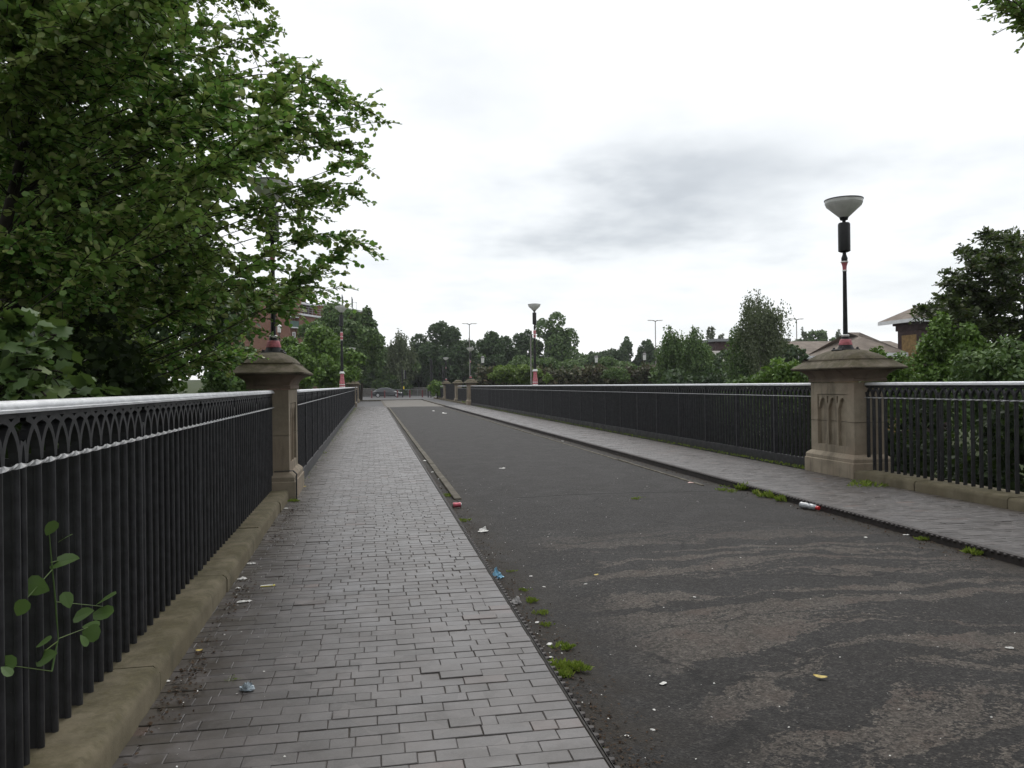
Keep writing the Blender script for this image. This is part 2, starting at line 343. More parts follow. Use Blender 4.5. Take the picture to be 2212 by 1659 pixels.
# ------------------------------------------------------------------ mesh helpers
def tag(o, label=None, cat=None, group=None, kind=None):
    if label: o['label'] = label
    if cat: o['category'] = cat
    if group: o['group'] = group
    if kind: o['kind'] = kind
    return o
def empty(name, loc, label, cat, group=None, rz=0.0):
    o = bpy.data.objects.new(name, None); col.objects.link(o)
    o.location = loc; o.rotation_euler = (0, 0, rz); o.empty_display_size = .1
    return tag(o, label, cat, group)
def link(name, me, parent=None, loc=None):
    o = bpy.data.objects.new(name, me); col.objects.link(o)
    if parent: o.parent = parent
    if loc is not None: o.location = loc
    return o
def finish(me, mat, smooth=None):
    if mat: me.materials.append(M[mat])
    if smooth:
        me.polygons.foreach_set('use_smooth', [True] * len(me.polygons))
        me.set_sharp_from_angle(angle=R(smooth))
    me.update(); return me
class MB:
    def __init__(s): s.v = []; s.f = []
    def add(s, vs, fs):
        b = len(s.v); s.v += [tuple(p) for p in vs]; s.f += [tuple(i + b for i in q) for q in fs]; return s
    def box(s, x0, y0, z0, x1, y1, z1, c=0.0):
        if c <= 0:
            v = [(x0, y0, z0), (x1, y0, z0), (x1, y1, z0), (x0, y1, z0), (x0, y0, z1), (x1, y0, z1), (x1, y1, z1), (x0, y1, z1)]
            return s.add(v, [(3, 2, 1, 0), (4, 5, 6, 7), (0, 1, 5, 4), (1, 2, 6, 5), (2, 3, 7, 6), (3, 0, 4, 7)])
        def ring(z, i): return [(x0 + i + c, y0 + i, z), (x1 - i - c, y0 + i, z), (x1 - i, y0 + i + c, z), (x1 - i, y1 - i - c, z), (x1 - i - c, y1 - i, z), (x0 + i + c, y1 - i, z), (x0 + i, y1 - i - c, z), (x0 + i, y0 + i + c, z)]
        return s.rings([ring(z0, 0), ring(z1 - c, 0), ring(z1, c)])
    def rings(s, rs, cap=True, close=True):
        n = len(rs[0]); v = [p for r_ in rs for p in r_]; f = []
        for a in range(len(rs) - 1):
            for i in range(n if close else n - 1):
                j = (i + 1) % n
                f.append((a * n + i, a * n + j, (a + 1) * n + j, (a + 1) * n + i))
        if cap: f += [tuple(range(n - 1, -1, -1)), tuple((len(rs) - 1) * n + i for i in range(n))]
        return s.add(v, f)
    def lathe(s, prof, n=20, c=(0, 0, 0), cap=True):
        return s.rings([[(c[0] + r_ * math.cos(2 * math.pi * i / n), c[1] + r_ * math.sin(2 * math.pi * i / n), c[2] + z) for i in range(n)] for z, r_ in prof], cap)
    def rect(s, prof, cx=0, cy=0, ch=0.0):     # loft of chamfered rectangles: (z, half x, half y[, chamfer])
        rs = []
        for p in prof:
            z, a, b = p[:3]; c = p[3] if len(p) > 3 else ch
            rs.append([(cx - a + c, cy - b, z), (cx + a - c, cy - b, z), (cx + a, cy - b + c, z), (cx + a, cy + b - c, z), (cx + a - c, cy + b, z), (cx - a + c, cy + b, z), (cx - a, cy + b - c, z), (cx - a, cy - b + c, z)])
        return s.rings(rs)
    def tube(s, pts, rad, n=6, cap=True):
        pts = [Vector(p) for p in pts]; rs = []
        if not hasattr(rad, '__len__'): rad = [rad] * len(pts)
        for i, p in enumerate(pts):
            t = (pts[min(i + 1, len(pts) - 1)] - pts[max(i - 1, 0)])
            t = t.normalized() if t.length > 1e-9 else Vector((0, 0, 1))
            a = t.cross(Vector((0, 0, 1)) if abs(t.z) < .9 else Vector((1, 0, 0))).normalized(); b = t.cross(a)
            rs.append([tuple(p + (a * math.cos(2 * math.pi * k_ / n) + b * math.sin(2 * math.pi * k_ / n)) * rad[i]) for k_ in range(n)])
        return s.rings(rs, cap)
    def prism(s, poly, axis, a, b):            # polygon extruded along an axis from a to b
        n = len(poly)
        def P(u, v, t): return {'x': (t, u, v), 'y': (u, t, v), 'z': (u, v, t)}[axis]
        return s.add([P(u, v, a) for u, v in poly] + [P(u, v, b) for u, v in poly],
                     [tuple(range(n - 1, -1, -1)), tuple(range(n, 2 * n))] + [(i, (i + 1) % n, (i + 1) % n + n, i + n) for i in range(n)])
    def mesh(s, name, mat, smooth=None):
        me = bpy.data.meshes.new(name); me.from_pydata(s.v, [], s.f); me.validate()
        import bmesh
        bm = bmesh.new(); bm.from_mesh(me); bmesh.ops.recalc_face_normals(bm, faces=bm.faces); bm.to_mesh(me); bm.free()
        return finish(me, mat, smooth)
    def build(s, name, mat, parent=None, smooth=None, loc=None):
        return link(name, s.mesh(name, mat, smooth), parent, loc)
def npmesh(name, V, Fq, mat, smooth=False):
    V = np.asarray(V, dtype=np.float32).reshape(-1, 3); Fq = np.asarray(Fq, dtype=np.int32)
    me = bpy.data.meshes.new(name); me.vertices.add(len(V)); me.vertices.foreach_set('co', V.ravel())
    n = Fq.shape[1]; me.loops.add(Fq.size); me.loops.foreach_set('vertex_index', Fq.ravel())
    me.polygons.add(len(Fq)); me.polygons.foreach_set('loop_start', np.arange(0, Fq.size, n, dtype=np.int32))
    me.polygons.foreach_set('use_smooth', np.full(len(Fq), bool(smooth)))
    me.update(calc_edges=True); me.materials.append(M[mat]); return me

# ------------------------------------------------------------------ terrain
XL, KL, KR, XR = -1.11, 0.976, 5.70, 7.64       # footway faces and kerbs
Y0, Y1 = 11.85, 13.15                           # near pillars along the bridge
YF = 64.5                                       # far end of the span
def sm(a, b, v):
    t = np.clip((v - a) / (b - a), 0, 1); return t * t * (3 - 2 * t)
def terr(x, y):
    x = np.asarray(x, float); y = np.asarray(y, float)
    lat = np.maximum(np.abs(x - 3.26) - 5.0, 0)
    approach = (1 - sm(11.0, 16.0, y)) + sm(58, 66, y)
    corr = np.clip(approach, 0, 1) * (1 - sm(0.0, 5.0, lat))
    level = sm(80, 100, y) * (1 - .35 * sm(8, 20, x) * (1 - sm(100, 125, y)))
    hgt = -4.2 + .5 * np.sin(x * .13 + 1) * np.cos(y * .09)
    up = np.maximum(corr, level)
    z = hgt * (1 - up) - .30 * up
    return z + sm(140, 400, y) * 6.0
gx = np.unique(np.concatenate([np.linspace(-260, -40, 18), np.linspace(-40, 50, 61), np.linspace(50, 320, 20)]))
gy = np.unique(np.concatenate([np.linspace(-80, 0, 12), np.linspace(0, 130, 88), np.linspace(130, 400, 18)]))
GX, GY = np.meshgrid(gx, gy); GZ = terr(GX, GY)
nx, ny = len(gx), len(gy)
idx = np.arange(nx * ny).reshape(ny, nx)
Fq = np.stack([idx[:-1, :-1], idx[:-1, 1:], idx[1:, 1:], idx[1:, :-1]], -1).reshape(-1, 4)
o = link('terrain', npmesh('terrain', np.stack([GX, GY, GZ], -1), Fq, 'soil', True))
tag(o, 'rough grassy ground below and beyond the bridge', None, None, 'structure')
def tz(x, y): return float(terr(x, y))

# bridge deck body
b = MB().box(-1.75, Y0 - .2, -1.3, 8.3, YF + 2.5, -.16)
tag(b.build('bridge_deck', 'wall_stone'), 'stone body of the bridge under the roadway', None, None, 'structure')

# road sheet with gentle unevenness
rs = np.random.RandomState(3)
xs = np.concatenate([np.linspace(KL + .01, 1.7, 9), np.linspace(1.95, 5.1, 14), np.linspace(5.25, KR - .01, 5)])
ys = np.concatenate([np.arange(-6, 16, .22), np.arange(16, YF - .01, .8), [YF]])
RX, RY = np.meshgrid(xs, ys)
RZ = -.085 + .045 * (1 - sm(1.0, 1.5, RX)) * (1 - sm(10.5, 11.9, RY)) + .003 * np.sin(RX * 1.3 + .7) * np.sin(RY * .35) + .0003 * rs.randn(*RX.shape) + .03 * np.exp(-((RX - 3.3) / 1.6) ** 2)
RZ -= .02 * sm(5.2, 5.35, RX) * sm(11.5, 12, RY)
RZ -= .02 * (1 - sm(1.15, 1.28, RX)) * sm(11.5, 12, RY)
nx, ny = len(xs), len(ys); idx = np.arange(nx * ny).reshape(ny, nx)
Fq = np.stack([idx[:-1, :-1], idx[:-1, 1:], idx[1:, 1:], idx[1:, :-1]], -1).reshape(-1, 4)
tag(link('road', npmesh('road', np.stack([RX, RY, RZ], -1), Fq, 'asphalt', True)), 'dark worn asphalt roadway across the bridge', None, None, 'structure')
def road_z(x, y): 
    i = np.argmin(abs(xs - x)); j = np.argmin(abs(ys - y)); return float(RZ[j, i])

# pale edging strips beside the gutters, laid in stones
def strip(x0, x1, ya, yb, zt, label):
    root = tag(MB().box(x0 + .005, ya, zt - .10, x1 - .005, yb, zt - .02).build('gutter_strip', 'gutter_stone'), label, None, None, 'structure')
    y = ya; i = 0
    while y < yb:
        l = random.uniform(.9, 1.6); a = random.uniform(-.006, .006)
        MB().box(x0 + a, y + .006, zt - .08, x1 + a, min(y + l, yb) - .006, zt + random.uniform(-.004, .006), .008).build('edging_stone', 'gutter_stone', root)
        y += l
strip(1.16, 1.27, 11.7, YF, -.062, 'pale stone edging strip along the gutter beside the narrow footway')
strip(5.26, 5.31, 12.3, YF, -.066, 'thin pale edging line along the gutter of the opposite footway')

# ------------------------------------------------------------------ footways of individual bricks
def left_edge(y):            # face of the kerb, pillar base and railing band on the leafy side
    if y < 11.8: return -1.205 + (11.85 - y) * .0111
    if y < 13.3: return -1.11
    return -1.185 - (y - 13.15) * .00448
BL, BW = .231, .1055
def brick_mesh(l, wd, seed):
    q = random.Random(seed); c = .003
    def rg(z, i, jit=0): return [(sx * (l / 2 - i) + q.uniform(-jit, jit), sy * (wd / 2 - i) + q.uniform(-jit, jit), z + q.uniform(-jit, jit)) for sx, sy in ((-1, -1), (1, -1), (1, 1), (-1, 1))]
    return MB().rings([rg(-.045, .001), rg(-.003, .0, .0008), rg(0, c, .0008)]).mesh('brick', 'paving_brick')
variants = [(f, [brick_mesh(BL * f - .004, BW - .0032, 10 * i + j) for j in range(4)]) for i, f in enumerate((1.0, .5, .66, .34))]
def footway(xa, xb, ya, yb, label, edge):
    q = random.Random(int(xa * 100))
    root = MB().box(xa, ya, -.12, xb, yb, -.0045).build('footway', 'joint_dirt')
    tag(root, label, None, None, 'structure')
    B = []
    ny_ = int((yb - ya) / BW)
    for j in range(ny_):
        y = ya + (j + .5) * BW
        x = xa + (BL * .5 if j % 2 else BL * .98) + q.uniform(-.02, .02)
        spans = [(xa + .003, x)]
        while x < xb - .01:
            x2 = min(x + BL, xb)
            if xb - x2 < .05: x2 = xb
            if q.random() < .26 and x2 - x > .18:
                cut = x + (x2 - x) * q.choice((.5, .34, .66)); spans += [(x, cut), (cut, x2)]
            else: spans.append((x, x2))
            x = x2
        for a, c_ in spans:
            if c_ - a > .03 and (edge == 'R' or (a + c_) / 2 > left_edge(y) - .08): B.append(((a + c_) / 2, y, c_ - a))
    seen = []
    for i, (x, y, l) in enumerate(B):
        p = proj((x, y, 0))
        if p and -10 < p[0] < 2222 and p[1] < 1680: seen.append((x * x + y * y, i))
    seen.sort(); near = set(i for _, i in seen[:300])
    V = []; Fc = []
    for i, (x, y, l) in enumerate(B):
        zt = q.gauss(0, .0013) + (.004 if q.random() < .03 else 0); tx, ty = q.gauss(0, .0022), q.gauss(0, .0022); rz = q.gauss(0, .005)
        y += q.gauss(0, .0015)
        if i in near:
            f, ms = min(variants, key=lambda v_: abs(v_[0] * BL - l))
            o = link('brick', q.choice(ms), root, (x, y, zt)); o.rotation_euler = (ty, tx, rz); o.scale = (max(l - q.choice((.001, .001, .002, .003, .006)), .02) / (f * BL - .004), 1 - q.choice((0, 0, 0, .008, .022)), 1)
        else:
            base = len(V); hl, hw = l / 2 - .002, BW / 2 - .0016
            for z_, ins in ((-.03, 0), (-.004, 0), (0, .004)):
                for sx, sy in ((-1, -1), (1, -1), (1, 1), (-1, 1)):
                    px_, py_ = sx * (hl - ins), sy * (hw - ins)
                    V.append((x + px_ - py_ * rz, y + py_ + px_ * rz, z_ + zt + (px_ * -tx + py_ * ty)))
            for r_ in (0, 4):
                for s_ in range(4):
                    Fc.append((base + r_ + s_, base + r_ + (s_ + 1) % 4, base + r_ + 4 + (s_ + 1) % 4, base + r_ + 4 + s_))
            Fc.append((base + 8, base + 9, base + 10, base + 11))
    o = link('brick_paving', npmesh('brick_paving', V, Fc, 'paving_brick'), root); o['kind'] = 'stuff'
    return root
footway(-1.50, KL - .022, 1.4, YF, 'dark grey brick footway with scattered litter, beside the leafy tree', 'L')
footway(KR + .075, XR, 3.0, YF, 'dark brick footway across the road, in front of the far railing', 'R')

# cast iron toothed kerbs
def iron_kerb(x0, x1, face, ya, yb, zb, label, mat='kerb_iron'):
    root = MB().box(x0, ya, zb, x1, yb, .004, .006).build('iron_kerb', mat); tag(root, label, None, None, 'structure')
    sgn = -1 if face < (x0 + x1) / 2 else 1
    n = 10; pf = []
    prof = [(0, .026), (.014, .024), (.026, .014), (.030, 0)]
    mb = MB(); mb.rings([[(sgn * a * (1 if sgn * 1 else 1), .026 * math.cos(t) * (1 - a / .06), .012 * 0 + (-.012 + .014 * math.sin(t)) ) for t in [2 * math.pi * i / 8 for i in range(8)]] for a in (0, .016, .024)])
    me = mb.mesh('tooth', 'kerb_iron', 40)
    ysx = np.arange(ya + .04, yb, .081)
    vis = [(abs(y_) + abs(face), y_) for y_ in ysx if (p := proj((face, y_, 0))) and -20 < p[0] < 2230 and p[1] < 1680]
    vis.sort(); near = set(y_ for _, y_ in vis[:300]); rest = MB()
    for y_ in ysx:
        if y_ in near: link('tooth', me, root, (face, y_, -.006))
        else: rest.add([(v.co.x + face, v.co.y + y_, v.co.z - .006) for v in me.vertices], [tuple(p.vertices) for p in me.polygons])
    o = rest.build('kerb_teeth', 'kerb_iron', root); o['kind'] = 'stuff'
iron_kerb(KL - .018, KL, KL, 1.4, YF, -.15, 'worn iron kerb with small dark teeth beside the littered gutter', 'kerb_worn')
iron_kerb(KR, KR + .07, KR, 3.0, YF, -.20, 'dark studded iron kerb along the footway across the road')

# ------------------------------------------------------------------ pillars
HX = .275
def pillar(x, yc, sgn, label, hy=.65, plain=False):
    """sgn +1: road face looks to +X"""
    root = empty('stone_pillar', (x, yc, 0), label, 'pillar', 'sandstone pillars of the bridge')
    b = MB().rect([(-.20, HX + .09, hy + .09), (.245, HX + .09, hy + .09), (.255, HX + .08, hy + .08)], ch=.008).build('base_plinth', 'pillar_stone', root, 30)
    MB().rect([(.256, HX + .075, hy + .075), (.31, HX + .075, hy + .075), (.335, HX + .06, hy + .06), (.375, HX + .012, hy + .012), (.38, HX + .004, hy + .004)], ch=.006).build('base_moulding', 'pillar_stone', root, 30)
    f = HX * sgn; fr = (HX - .065) * sgn
    pw = hy - .21                                  # half width of the panel
    def block(z0, z1, nm, open_top, open_bot, pz0, pz1):
        m_ = MB()
        x0, x1 = sorted((-f, fr)); m_.box(x0, -hy, z0, x1, hy, z1)
        a, b_ = sorted((fr, f))
        if plain: m_.box(a, -hy, z0, b_, hy, z1)
        else:
            m_.box(a, -hy, z0, b_, -pw, z1); m_.box(a, pw, z0, b_, hy, z1)
            if pz0 > z0: m_.box(a, -pw, z0, b_, pw, pz0)
            if pz1 < z1: m_.box(a, -pw, pz1, b_, pw, z1)
        return m_.build(nm, 'pillar_stone', root)
    block(.381, .905, 'lower_block', True, False, .50, .905)
    block(.913, 1.570, 'upper_block', False, True, .913, 1.37)
    if not plain:
        a, b_ = sorted((fr - .001 * sgn, f - .014 * sgn))
        t = MB()
        w3 = 2 * pw / 3
        for i in (1, 2):
            yy = -pw + i * w3; t.box(a, yy - .022, .50, b_, yy + .022, 1.22)
        for i in range(3):                       # pointed heads: solid spandrels left and right of each arch
            yl = -pw + i * w3 + .02; yr = yl + w3 - .04; ym = (yl + yr) / 2; zs = 1.12; hw = (yr - yl) / 2
            for s_, ye in ((1, yl), (-1, yr)):
                arc = [(ye + s_ * hw * u ** 1.7, zs + .19 * (1 - (1 - u) ** 1.5)) for u in np.linspace(0, 1, 6)]
                cusp = [(y_ + (s_ * .018 if 1 <= k_ <= 2 else 0), z_) for k_, (y_, z_) in enumerate(arc)]
                t.prism(cusp + [(ym, 1.335), (ye, 1.335)], 'x', a, b_)
        t.box(a, -pw + .0, 1.335, b_, pw - .0, 1.362)
        t.build('panel_tracery', 'pillar_stone', root)
    MB().rect([(1.578, HX + .03, hy + .03), (1.62, HX + .035, hy + .035), (1.635, HX + .02, hy + .02), (1.70, HX + .05, hy + .05), (1.76, HX + .12, hy + .12), (1.775, HX + .15, hy + .15)], ch=.01).build('neck', 'neck_stone', root, 30)
    MB().rect([(1.776, HX + .20, hy + .24, .02), (1.795, HX + .235, hy + .285, .02), (1.815, HX + .24, hy + .29, .02), (1.915, HX + .115, hy + .145, .03), (1.94, HX + .095, hy + .115, .03), (1.955, HX + .10, hy + .12, .03)], ch=.02).build('cap_slab', 'cap_stone', root, 35)
    MB().rect([(1.956, HX + .07, hy + .085, .10), (1.99, HX + .055, hy + .06, .12), (2.04, HX + .01, hy - .03, .14), (2.085, HX - .06, hy - .15, .13), (2.115, HX - .12, hy - .27, .10), (2.12, HX - .15, hy - .34, .08)], ch=.1).build('cap_dome', 'cap_stone', root, 40)
    return root
XPL, XPR = -1.475, 7.995
p1 = pillar(XPL, 12.5, 1, 'brown sandstone pillar with domed cap beside the leafy tree, large')
p2 = pillar(XPR, 12.5, -1, 'large sandstone pillar with carved lancet panel on the far side of the road')
MB().tube([(HX + .05, -.63, .40), (HX + .02, -.74, .41), (HX - .2, -.75, .405)], .008, 5).build('cable', 'cable_black', p1)
MB().tube([(HX + .05, -.63, .40), (HX + .105, -.70, .36), (HX + .105, -.745, .25), (HX + .105, -.745, .0)], .011, 6).build('conduit', 'cable_black', p1)

# ------------------------------------------------------------------ lamps
def lamp(loc, label, tall=False, rz=0):
    root = empty('bridge_lamp', loc, label, 'lamp', 'pink and black lamps on the bridge', rz)
    z = 0
    if not tall:
        MB().box(-.17, -.17, 0, .17, .17, .022, .008).build('base_plate', 'lamp_black', root)
        for sx in (-1, 1):
            for sy in (-1, 1): MB().lathe([(.022, .022), (.045, .02), (.055, .008)], 8, (sx * .135, sy * .135, 0)).build('bolt', 'lamp_black', root)
        MB().lathe([(.022, .135), (.05, .125), (.075, .112), (.09, .108)], 20).build('base_bell', 'lamp_black', root, 40)
        MB().lathe([(.09, .110), (.10, .112), (.185, .088), (.19, .080)], 20).build('collar', 'pink_paint', root, 40)
        MB().lathe([(.19, .070), (.22, .060), (.235, .062)], 16).build('pole_foot', 'lamp_black', root, 40)
        MB().lathe([(.235, .058), (.245, .066), (.262, .066), (.272, .05)], 16).build('lower_ring', 'white_paint', root, 40)
        MB().lathe([(.272, .040), (1.36, .031)], 12).build('pole', 'lamp_black', root, 50)
        MB().lathe([(1.355, .034), (1.36, .040), (1.372, .040), (1.378, .034)], 14).build('middle_ring', 'white_paint', root, 40)
        MB().lathe([(1.378, .032), (1.44, .036), (1.49, .050), (1.505, .056)], 16).build('vase', 'pink_paint', root, 40)
        MB().lathe([(1.505, .060), (1.515, .066), (1.527, .060)], 16).build('upper_ring', 'white_paint', root, 40)
        z = 1.527
    else:
        MB().lathe([(-1.5, .10), (-.02, .10)], 12).build('base_post', 'lamp_black', root, 50)
        MB().lathe([(-.02, .135), (.06, .135), (.07, .12)], 20).build('base_bell', 'lamp_black', root, 40)
        MB().lathe([(.07, .14), (.085, .145), (.105, .14)], 20).build('lower_ring', 'white_paint', root, 40)
        MB().lathe([(.105, .130), (.19, .130)], 20).build('collar', 'pink_paint', root, 40)
        MB().lathe([(.19, .138), (.205, .142), (.22, .138)], 20).build('lower_ring', 'white_paint', root, 40)
        MB().lathe([(.22, .130), (.32, .128), (.44, .105), (.62, .090), (.72, .095)], 20).build('urn', 'pink_paint', root, 40)
        MB().lathe([(.72, .100), (.735, .145), (.765, .145), (.775, .11), (.81, .112), (.83, .10)], 20).build('flange', 'white_paint', root, 40)
        MB().lathe([(.83, .075), (2.33, .056)], 14).build('pole', 'lamp_black', root, 50)
        for a in (2.33, 2.50): MB().lathe([(a, .060), (a + .012, .070), (a + .03, .060)], 14).build('middle_ring', 'white_paint', root, 40)
        MB().lathe([(2.36, .062), (2.50, .066)], 14).build('band', 'pink_paint', root, 40)
        MB().lathe([(2.53, .066), (2.66, .072), (2.70, .058)], 14).build('vase', 'pink_paint', root, 40)
        MB().lathe([(2.70, .05), (2.715, .066), (2.735, .05)], 14).build('upper_ring', 'white_paint', root, 40)
        MB().lathe([(2.735, .035), (2.78, .058), (2.83, .040)], 14).build('ball', 'lamp_black', root, 50)
        z = 2.83
    MB().lathe([(z, .048), (z + .05, .054), (z + .09, .040), (z + .12, .030), (z + .155, .030)], 14).build('neck', 'lamp_black', root, 50)
    h = .46 if not tall else .54
    MB().lathe([(z + .155, .060), (z + .175, .100), (z + .175 + h, .100), (z + .20 + h, .085), (z + .205 + h, .03)], 18).build('canister', 'lamp_black', root, 35)
    z += .205 + h
    MB().lathe([(z, .028), (z + .035, .030), (z + .045, .062), (z + .085, .074), (z + .11, .060)], 16).build('cup', 'lamp_black', root, 45)
    MB().lathe([(z + .09, .078), (z + .285, .288), (z + .33, .300)], 28).build('glass_bowl', 'lamp_glass', root, 40)
    MB().lathe([(z + .325, .305), (z + .375, .312), (z + .38, .30)], 28).build('rim', 'lamp_glass', root, 40)
    MB().lathe([(z + .381, .318), (z + .395, .318), (z + .42, .18), (z + .428, .05)], 28).build('lid', 'lamp_lid', root, 30)
    return root
lamp((XPL, 12.5, 2.118), 'black and pink lamp on the near pillar, half hidden by tree leaves')
lamp((XPR, 12.5, 2.118), 'black lamp with pink bands standing on the large carved pillar across the road')
lamp((-1.55, 41.5, 1.50), 'tall lamp with pink urn base behind the railing in front of the round green tree', True).scale = (1, 1, 1.06)
lamp((8.03, 39.3, 1.50), 'tall lamp with pink urn base rising behind the railing across the road', True).scale = (1, 1, 1.04)

# ------------------------------------------------------------------ railings
PL = 1.70; NB = 12
ZR = 1.563
bar_off = [.03 + i * (PL - .06) / (NB - 1) for i in range(NB)]
def bar_mesh(z0, z1, road):
    """round front bead with a thin fin behind it"""
    r_ = .0145; m_ = MB()
    rg = lambda z: [(r_ * math.cos(a_) * 1.05, r_ * math.sin(a_), z) for a_ in np.linspace(0, 2 * math.pi, 9)[:-1] + .3927]
    m_.rings([rg(z0), rg(z1)])
    x0, x1 = sorted((-road * .010, -road * .042)); m_.box(x0, -.0065, z0 + .001, x1, .0065, z1 - .001)
    return m_.mesh('bar', 'black_iron', 50)
def arc_mesh(ybars, ztop):
    """interlaced pointed arches between neighbouring bars, scalloped at the top"""
    m_ = MB(); z0 = 1.325; d = .017
    p = ybars[1] - ybars[0]
    for i in range(-1, len(ybars)):
        for s_ in (1, -1):
            ya = ybars[0] + p * (i if s_ == 1 else i + 1)
            pts = []
            for t in np.linspace(0, 1, 7):
                yy = ya + s_ * p * (t ** 1.8)
                zz = z0 + (ztop - .012 - z0) * (1 - (1 - t) ** 1.6)
                pts.append((yy, zz))
            if ya < ybars[0] - .01 or ya > ybars[-1] + .01: continue
            pts = [q_ for q_ in pts if ybars[0] - .03 <= q_[0] <= ybars[-1] + .03]
            if len(pts) < 2: continue
            n = len(pts); vv = []
            for k_, (yy, zz) in enumerate(pts):
                u = pts[min(k_ + 1, n - 1)]; v0 = pts[max(k_ - 1, 0)]; ty, tz_ = u[0] - v0[0], u[1] - v0[1]; ln = math.hypot(ty, tz_)
                ny_, nz_ = -tz_ / ln * .0135, ty / ln * .0135
                vv += [(-d, yy - ny_, zz - nz_), (d, yy - ny_, zz - nz_), (d, yy + ny_, zz + nz_), (-d, yy + ny_, zz + nz_)]
            m_.add(vv, [(k_ * 4 + e_, k_ * 4 + (e_ + 1) % 4, k_ * 4 + 4 + (e_ + 1) % 4, k_ * 4 + 4 + e_) for k_ in range(n - 1) for e_ in range(4)])
    return m_.mesh('tracery', 'black_iron')
ARC = arc_mesh(bar_off, ZR - .055)
def railing(x, ya, yb, zfoot, label, road, band=None, rz=0.0, bandmat='black_iron', posts=False, twist=True, nbar=300, post_w=.05, simple_=False):
    root = empty('iron_railing', (x, ya, 0), label, 'railing', 'black iron railings of the bridge', rz)
    Ln = yb - ya; n = max(1, round(Ln / PL)); sc = Ln / (n * PL)
    # handrail: rounded top moulding
    prof = [(-.050, ZR - .045), (.050, ZR - .045), (.052, ZR - .034), (.044, ZR - .031), (.047, ZR - .022), (.040, ZR - .008), (.022, ZR), (-.022, ZR), (-.040, ZR - .008), (-.047, ZR - .022), (-.044, ZR - .031), (-.052, ZR - .034)]
    def ring(y_, s_): return [(u * s_, y_, ZR - .024 + (v - ZR + .024) * s_) for u, v in prof]
    MB().rings([ring(-.01, .5), ring(.03, 1), ring(Ln - .03, 1), ring(Ln + .005, .5)]).build('handrail', 'silver_paint', root, 50)
    MB().box(-.017, 0, ZR - .066, .017, Ln, ZR - .047).build('top_band', 'black_iron', root)
    if twist:
        rs_ = []; st = .0245
        for i in range(int(Ln / st) + 1):
            a_ = math.pi * i * st / .147
            hh, ww = .0105, .0042
            c_, s_ = math.cos(a_), math.sin(a_)
            rs_.append([(road * .034 + u * c_ - v * s_, i * st, 1.318 + u * s_ + v * c_) for u, v in ((-hh, -ww), (hh, -ww), (hh, ww), (-hh, ww))])
        MB().rings(rs_).build('twisted_rod', 'rod_shade_grey', root)
    else:
        MB().tube([(road * .034, 0, 1.318), (road * .034, Ln, 1.318)], .009, 6).build('twisted_rod', 'rod_shade_grey', root, 60)
    if band: MB().box(-.035, 0, zfoot, .035, Ln, band).build('base_band', bandmat, root)
    z0 = band or zfoot
    me = bar_mesh(z0 - .004, 1.345, road)
    ps = [(k_, i, (k_ * PL + bar_off[i]) * sc) for k_ in range(n) for i in range(NB)]
    order = []
    for k_, i, y_ in ps:
        p = proj((x - math.sin(rz) * y_, ya + y_, 1.0))
        if p and -40 < p[0] < 2250: order.append((ya + y_, k_, i))
    order.sort(); near = set((k_, i) for _, k_, i in order[:nbar]); rest = MB()
    for k_, i, y_ in ps:
        if (k_, i) in near:
            link('bar', me, root, (0, y_, 0))
        else: rest.box(-.022, y_ - .013, z0 - .004, .022, y_ + .013, 1.345)
    if rest.v: 
        o = rest.build('bars', 'black_iron', root); o['kind'] = 'stuff'; o.name = 'bar_run'
    for k_ in range(n):
        if not simple_:
            o = link('tracery', ARC, root, (0, k_ * PL * sc, 0)); o.scale = (1, sc, 1)
        if posts and k_: MB().box(-.036, k_ * PL * sc - post_w / 2, z0 - .004, .036, k_ * PL * sc + post_w / 2, ZR - .066, .004).build('post', 'black_iron', root)
    return root
RXL, RXR = -1.44, 7.93
RZN = -.0111           # the end stretch by the tree swings slightly inwards, the long one outwards
def rail_x(y): return RXL + (Y0 - y) * .0111
ZP = .15
rl = railing(rail_x(Y0 - 7 * PL), Y0 - 7 * PL, Y0 - .01, ZP, 'black railing with silver handrail in front of the leafy tree, standing on a stone kerb', 1, posts=False, rz=.0111)
railing(RXR, 5.05, Y0 - .01, ZP, 'short black railing on a stone kerb before dark shrubs across the road', -1)
railing(-1.225, Y1 + .01, YF - .01, -.06, 'long black railing with pale grey base running away beside the brick footway', 1, rz=.00448, band=.20, bandmat='grey_iron', twist=False, posts=True, post_w=.055)
railing(RXR, Y1 + .01, YF + .7, -.06, 'long black railing with solid base band along the far side of the road', -1, band=.17, twist=False, posts=True, post_w=.055)
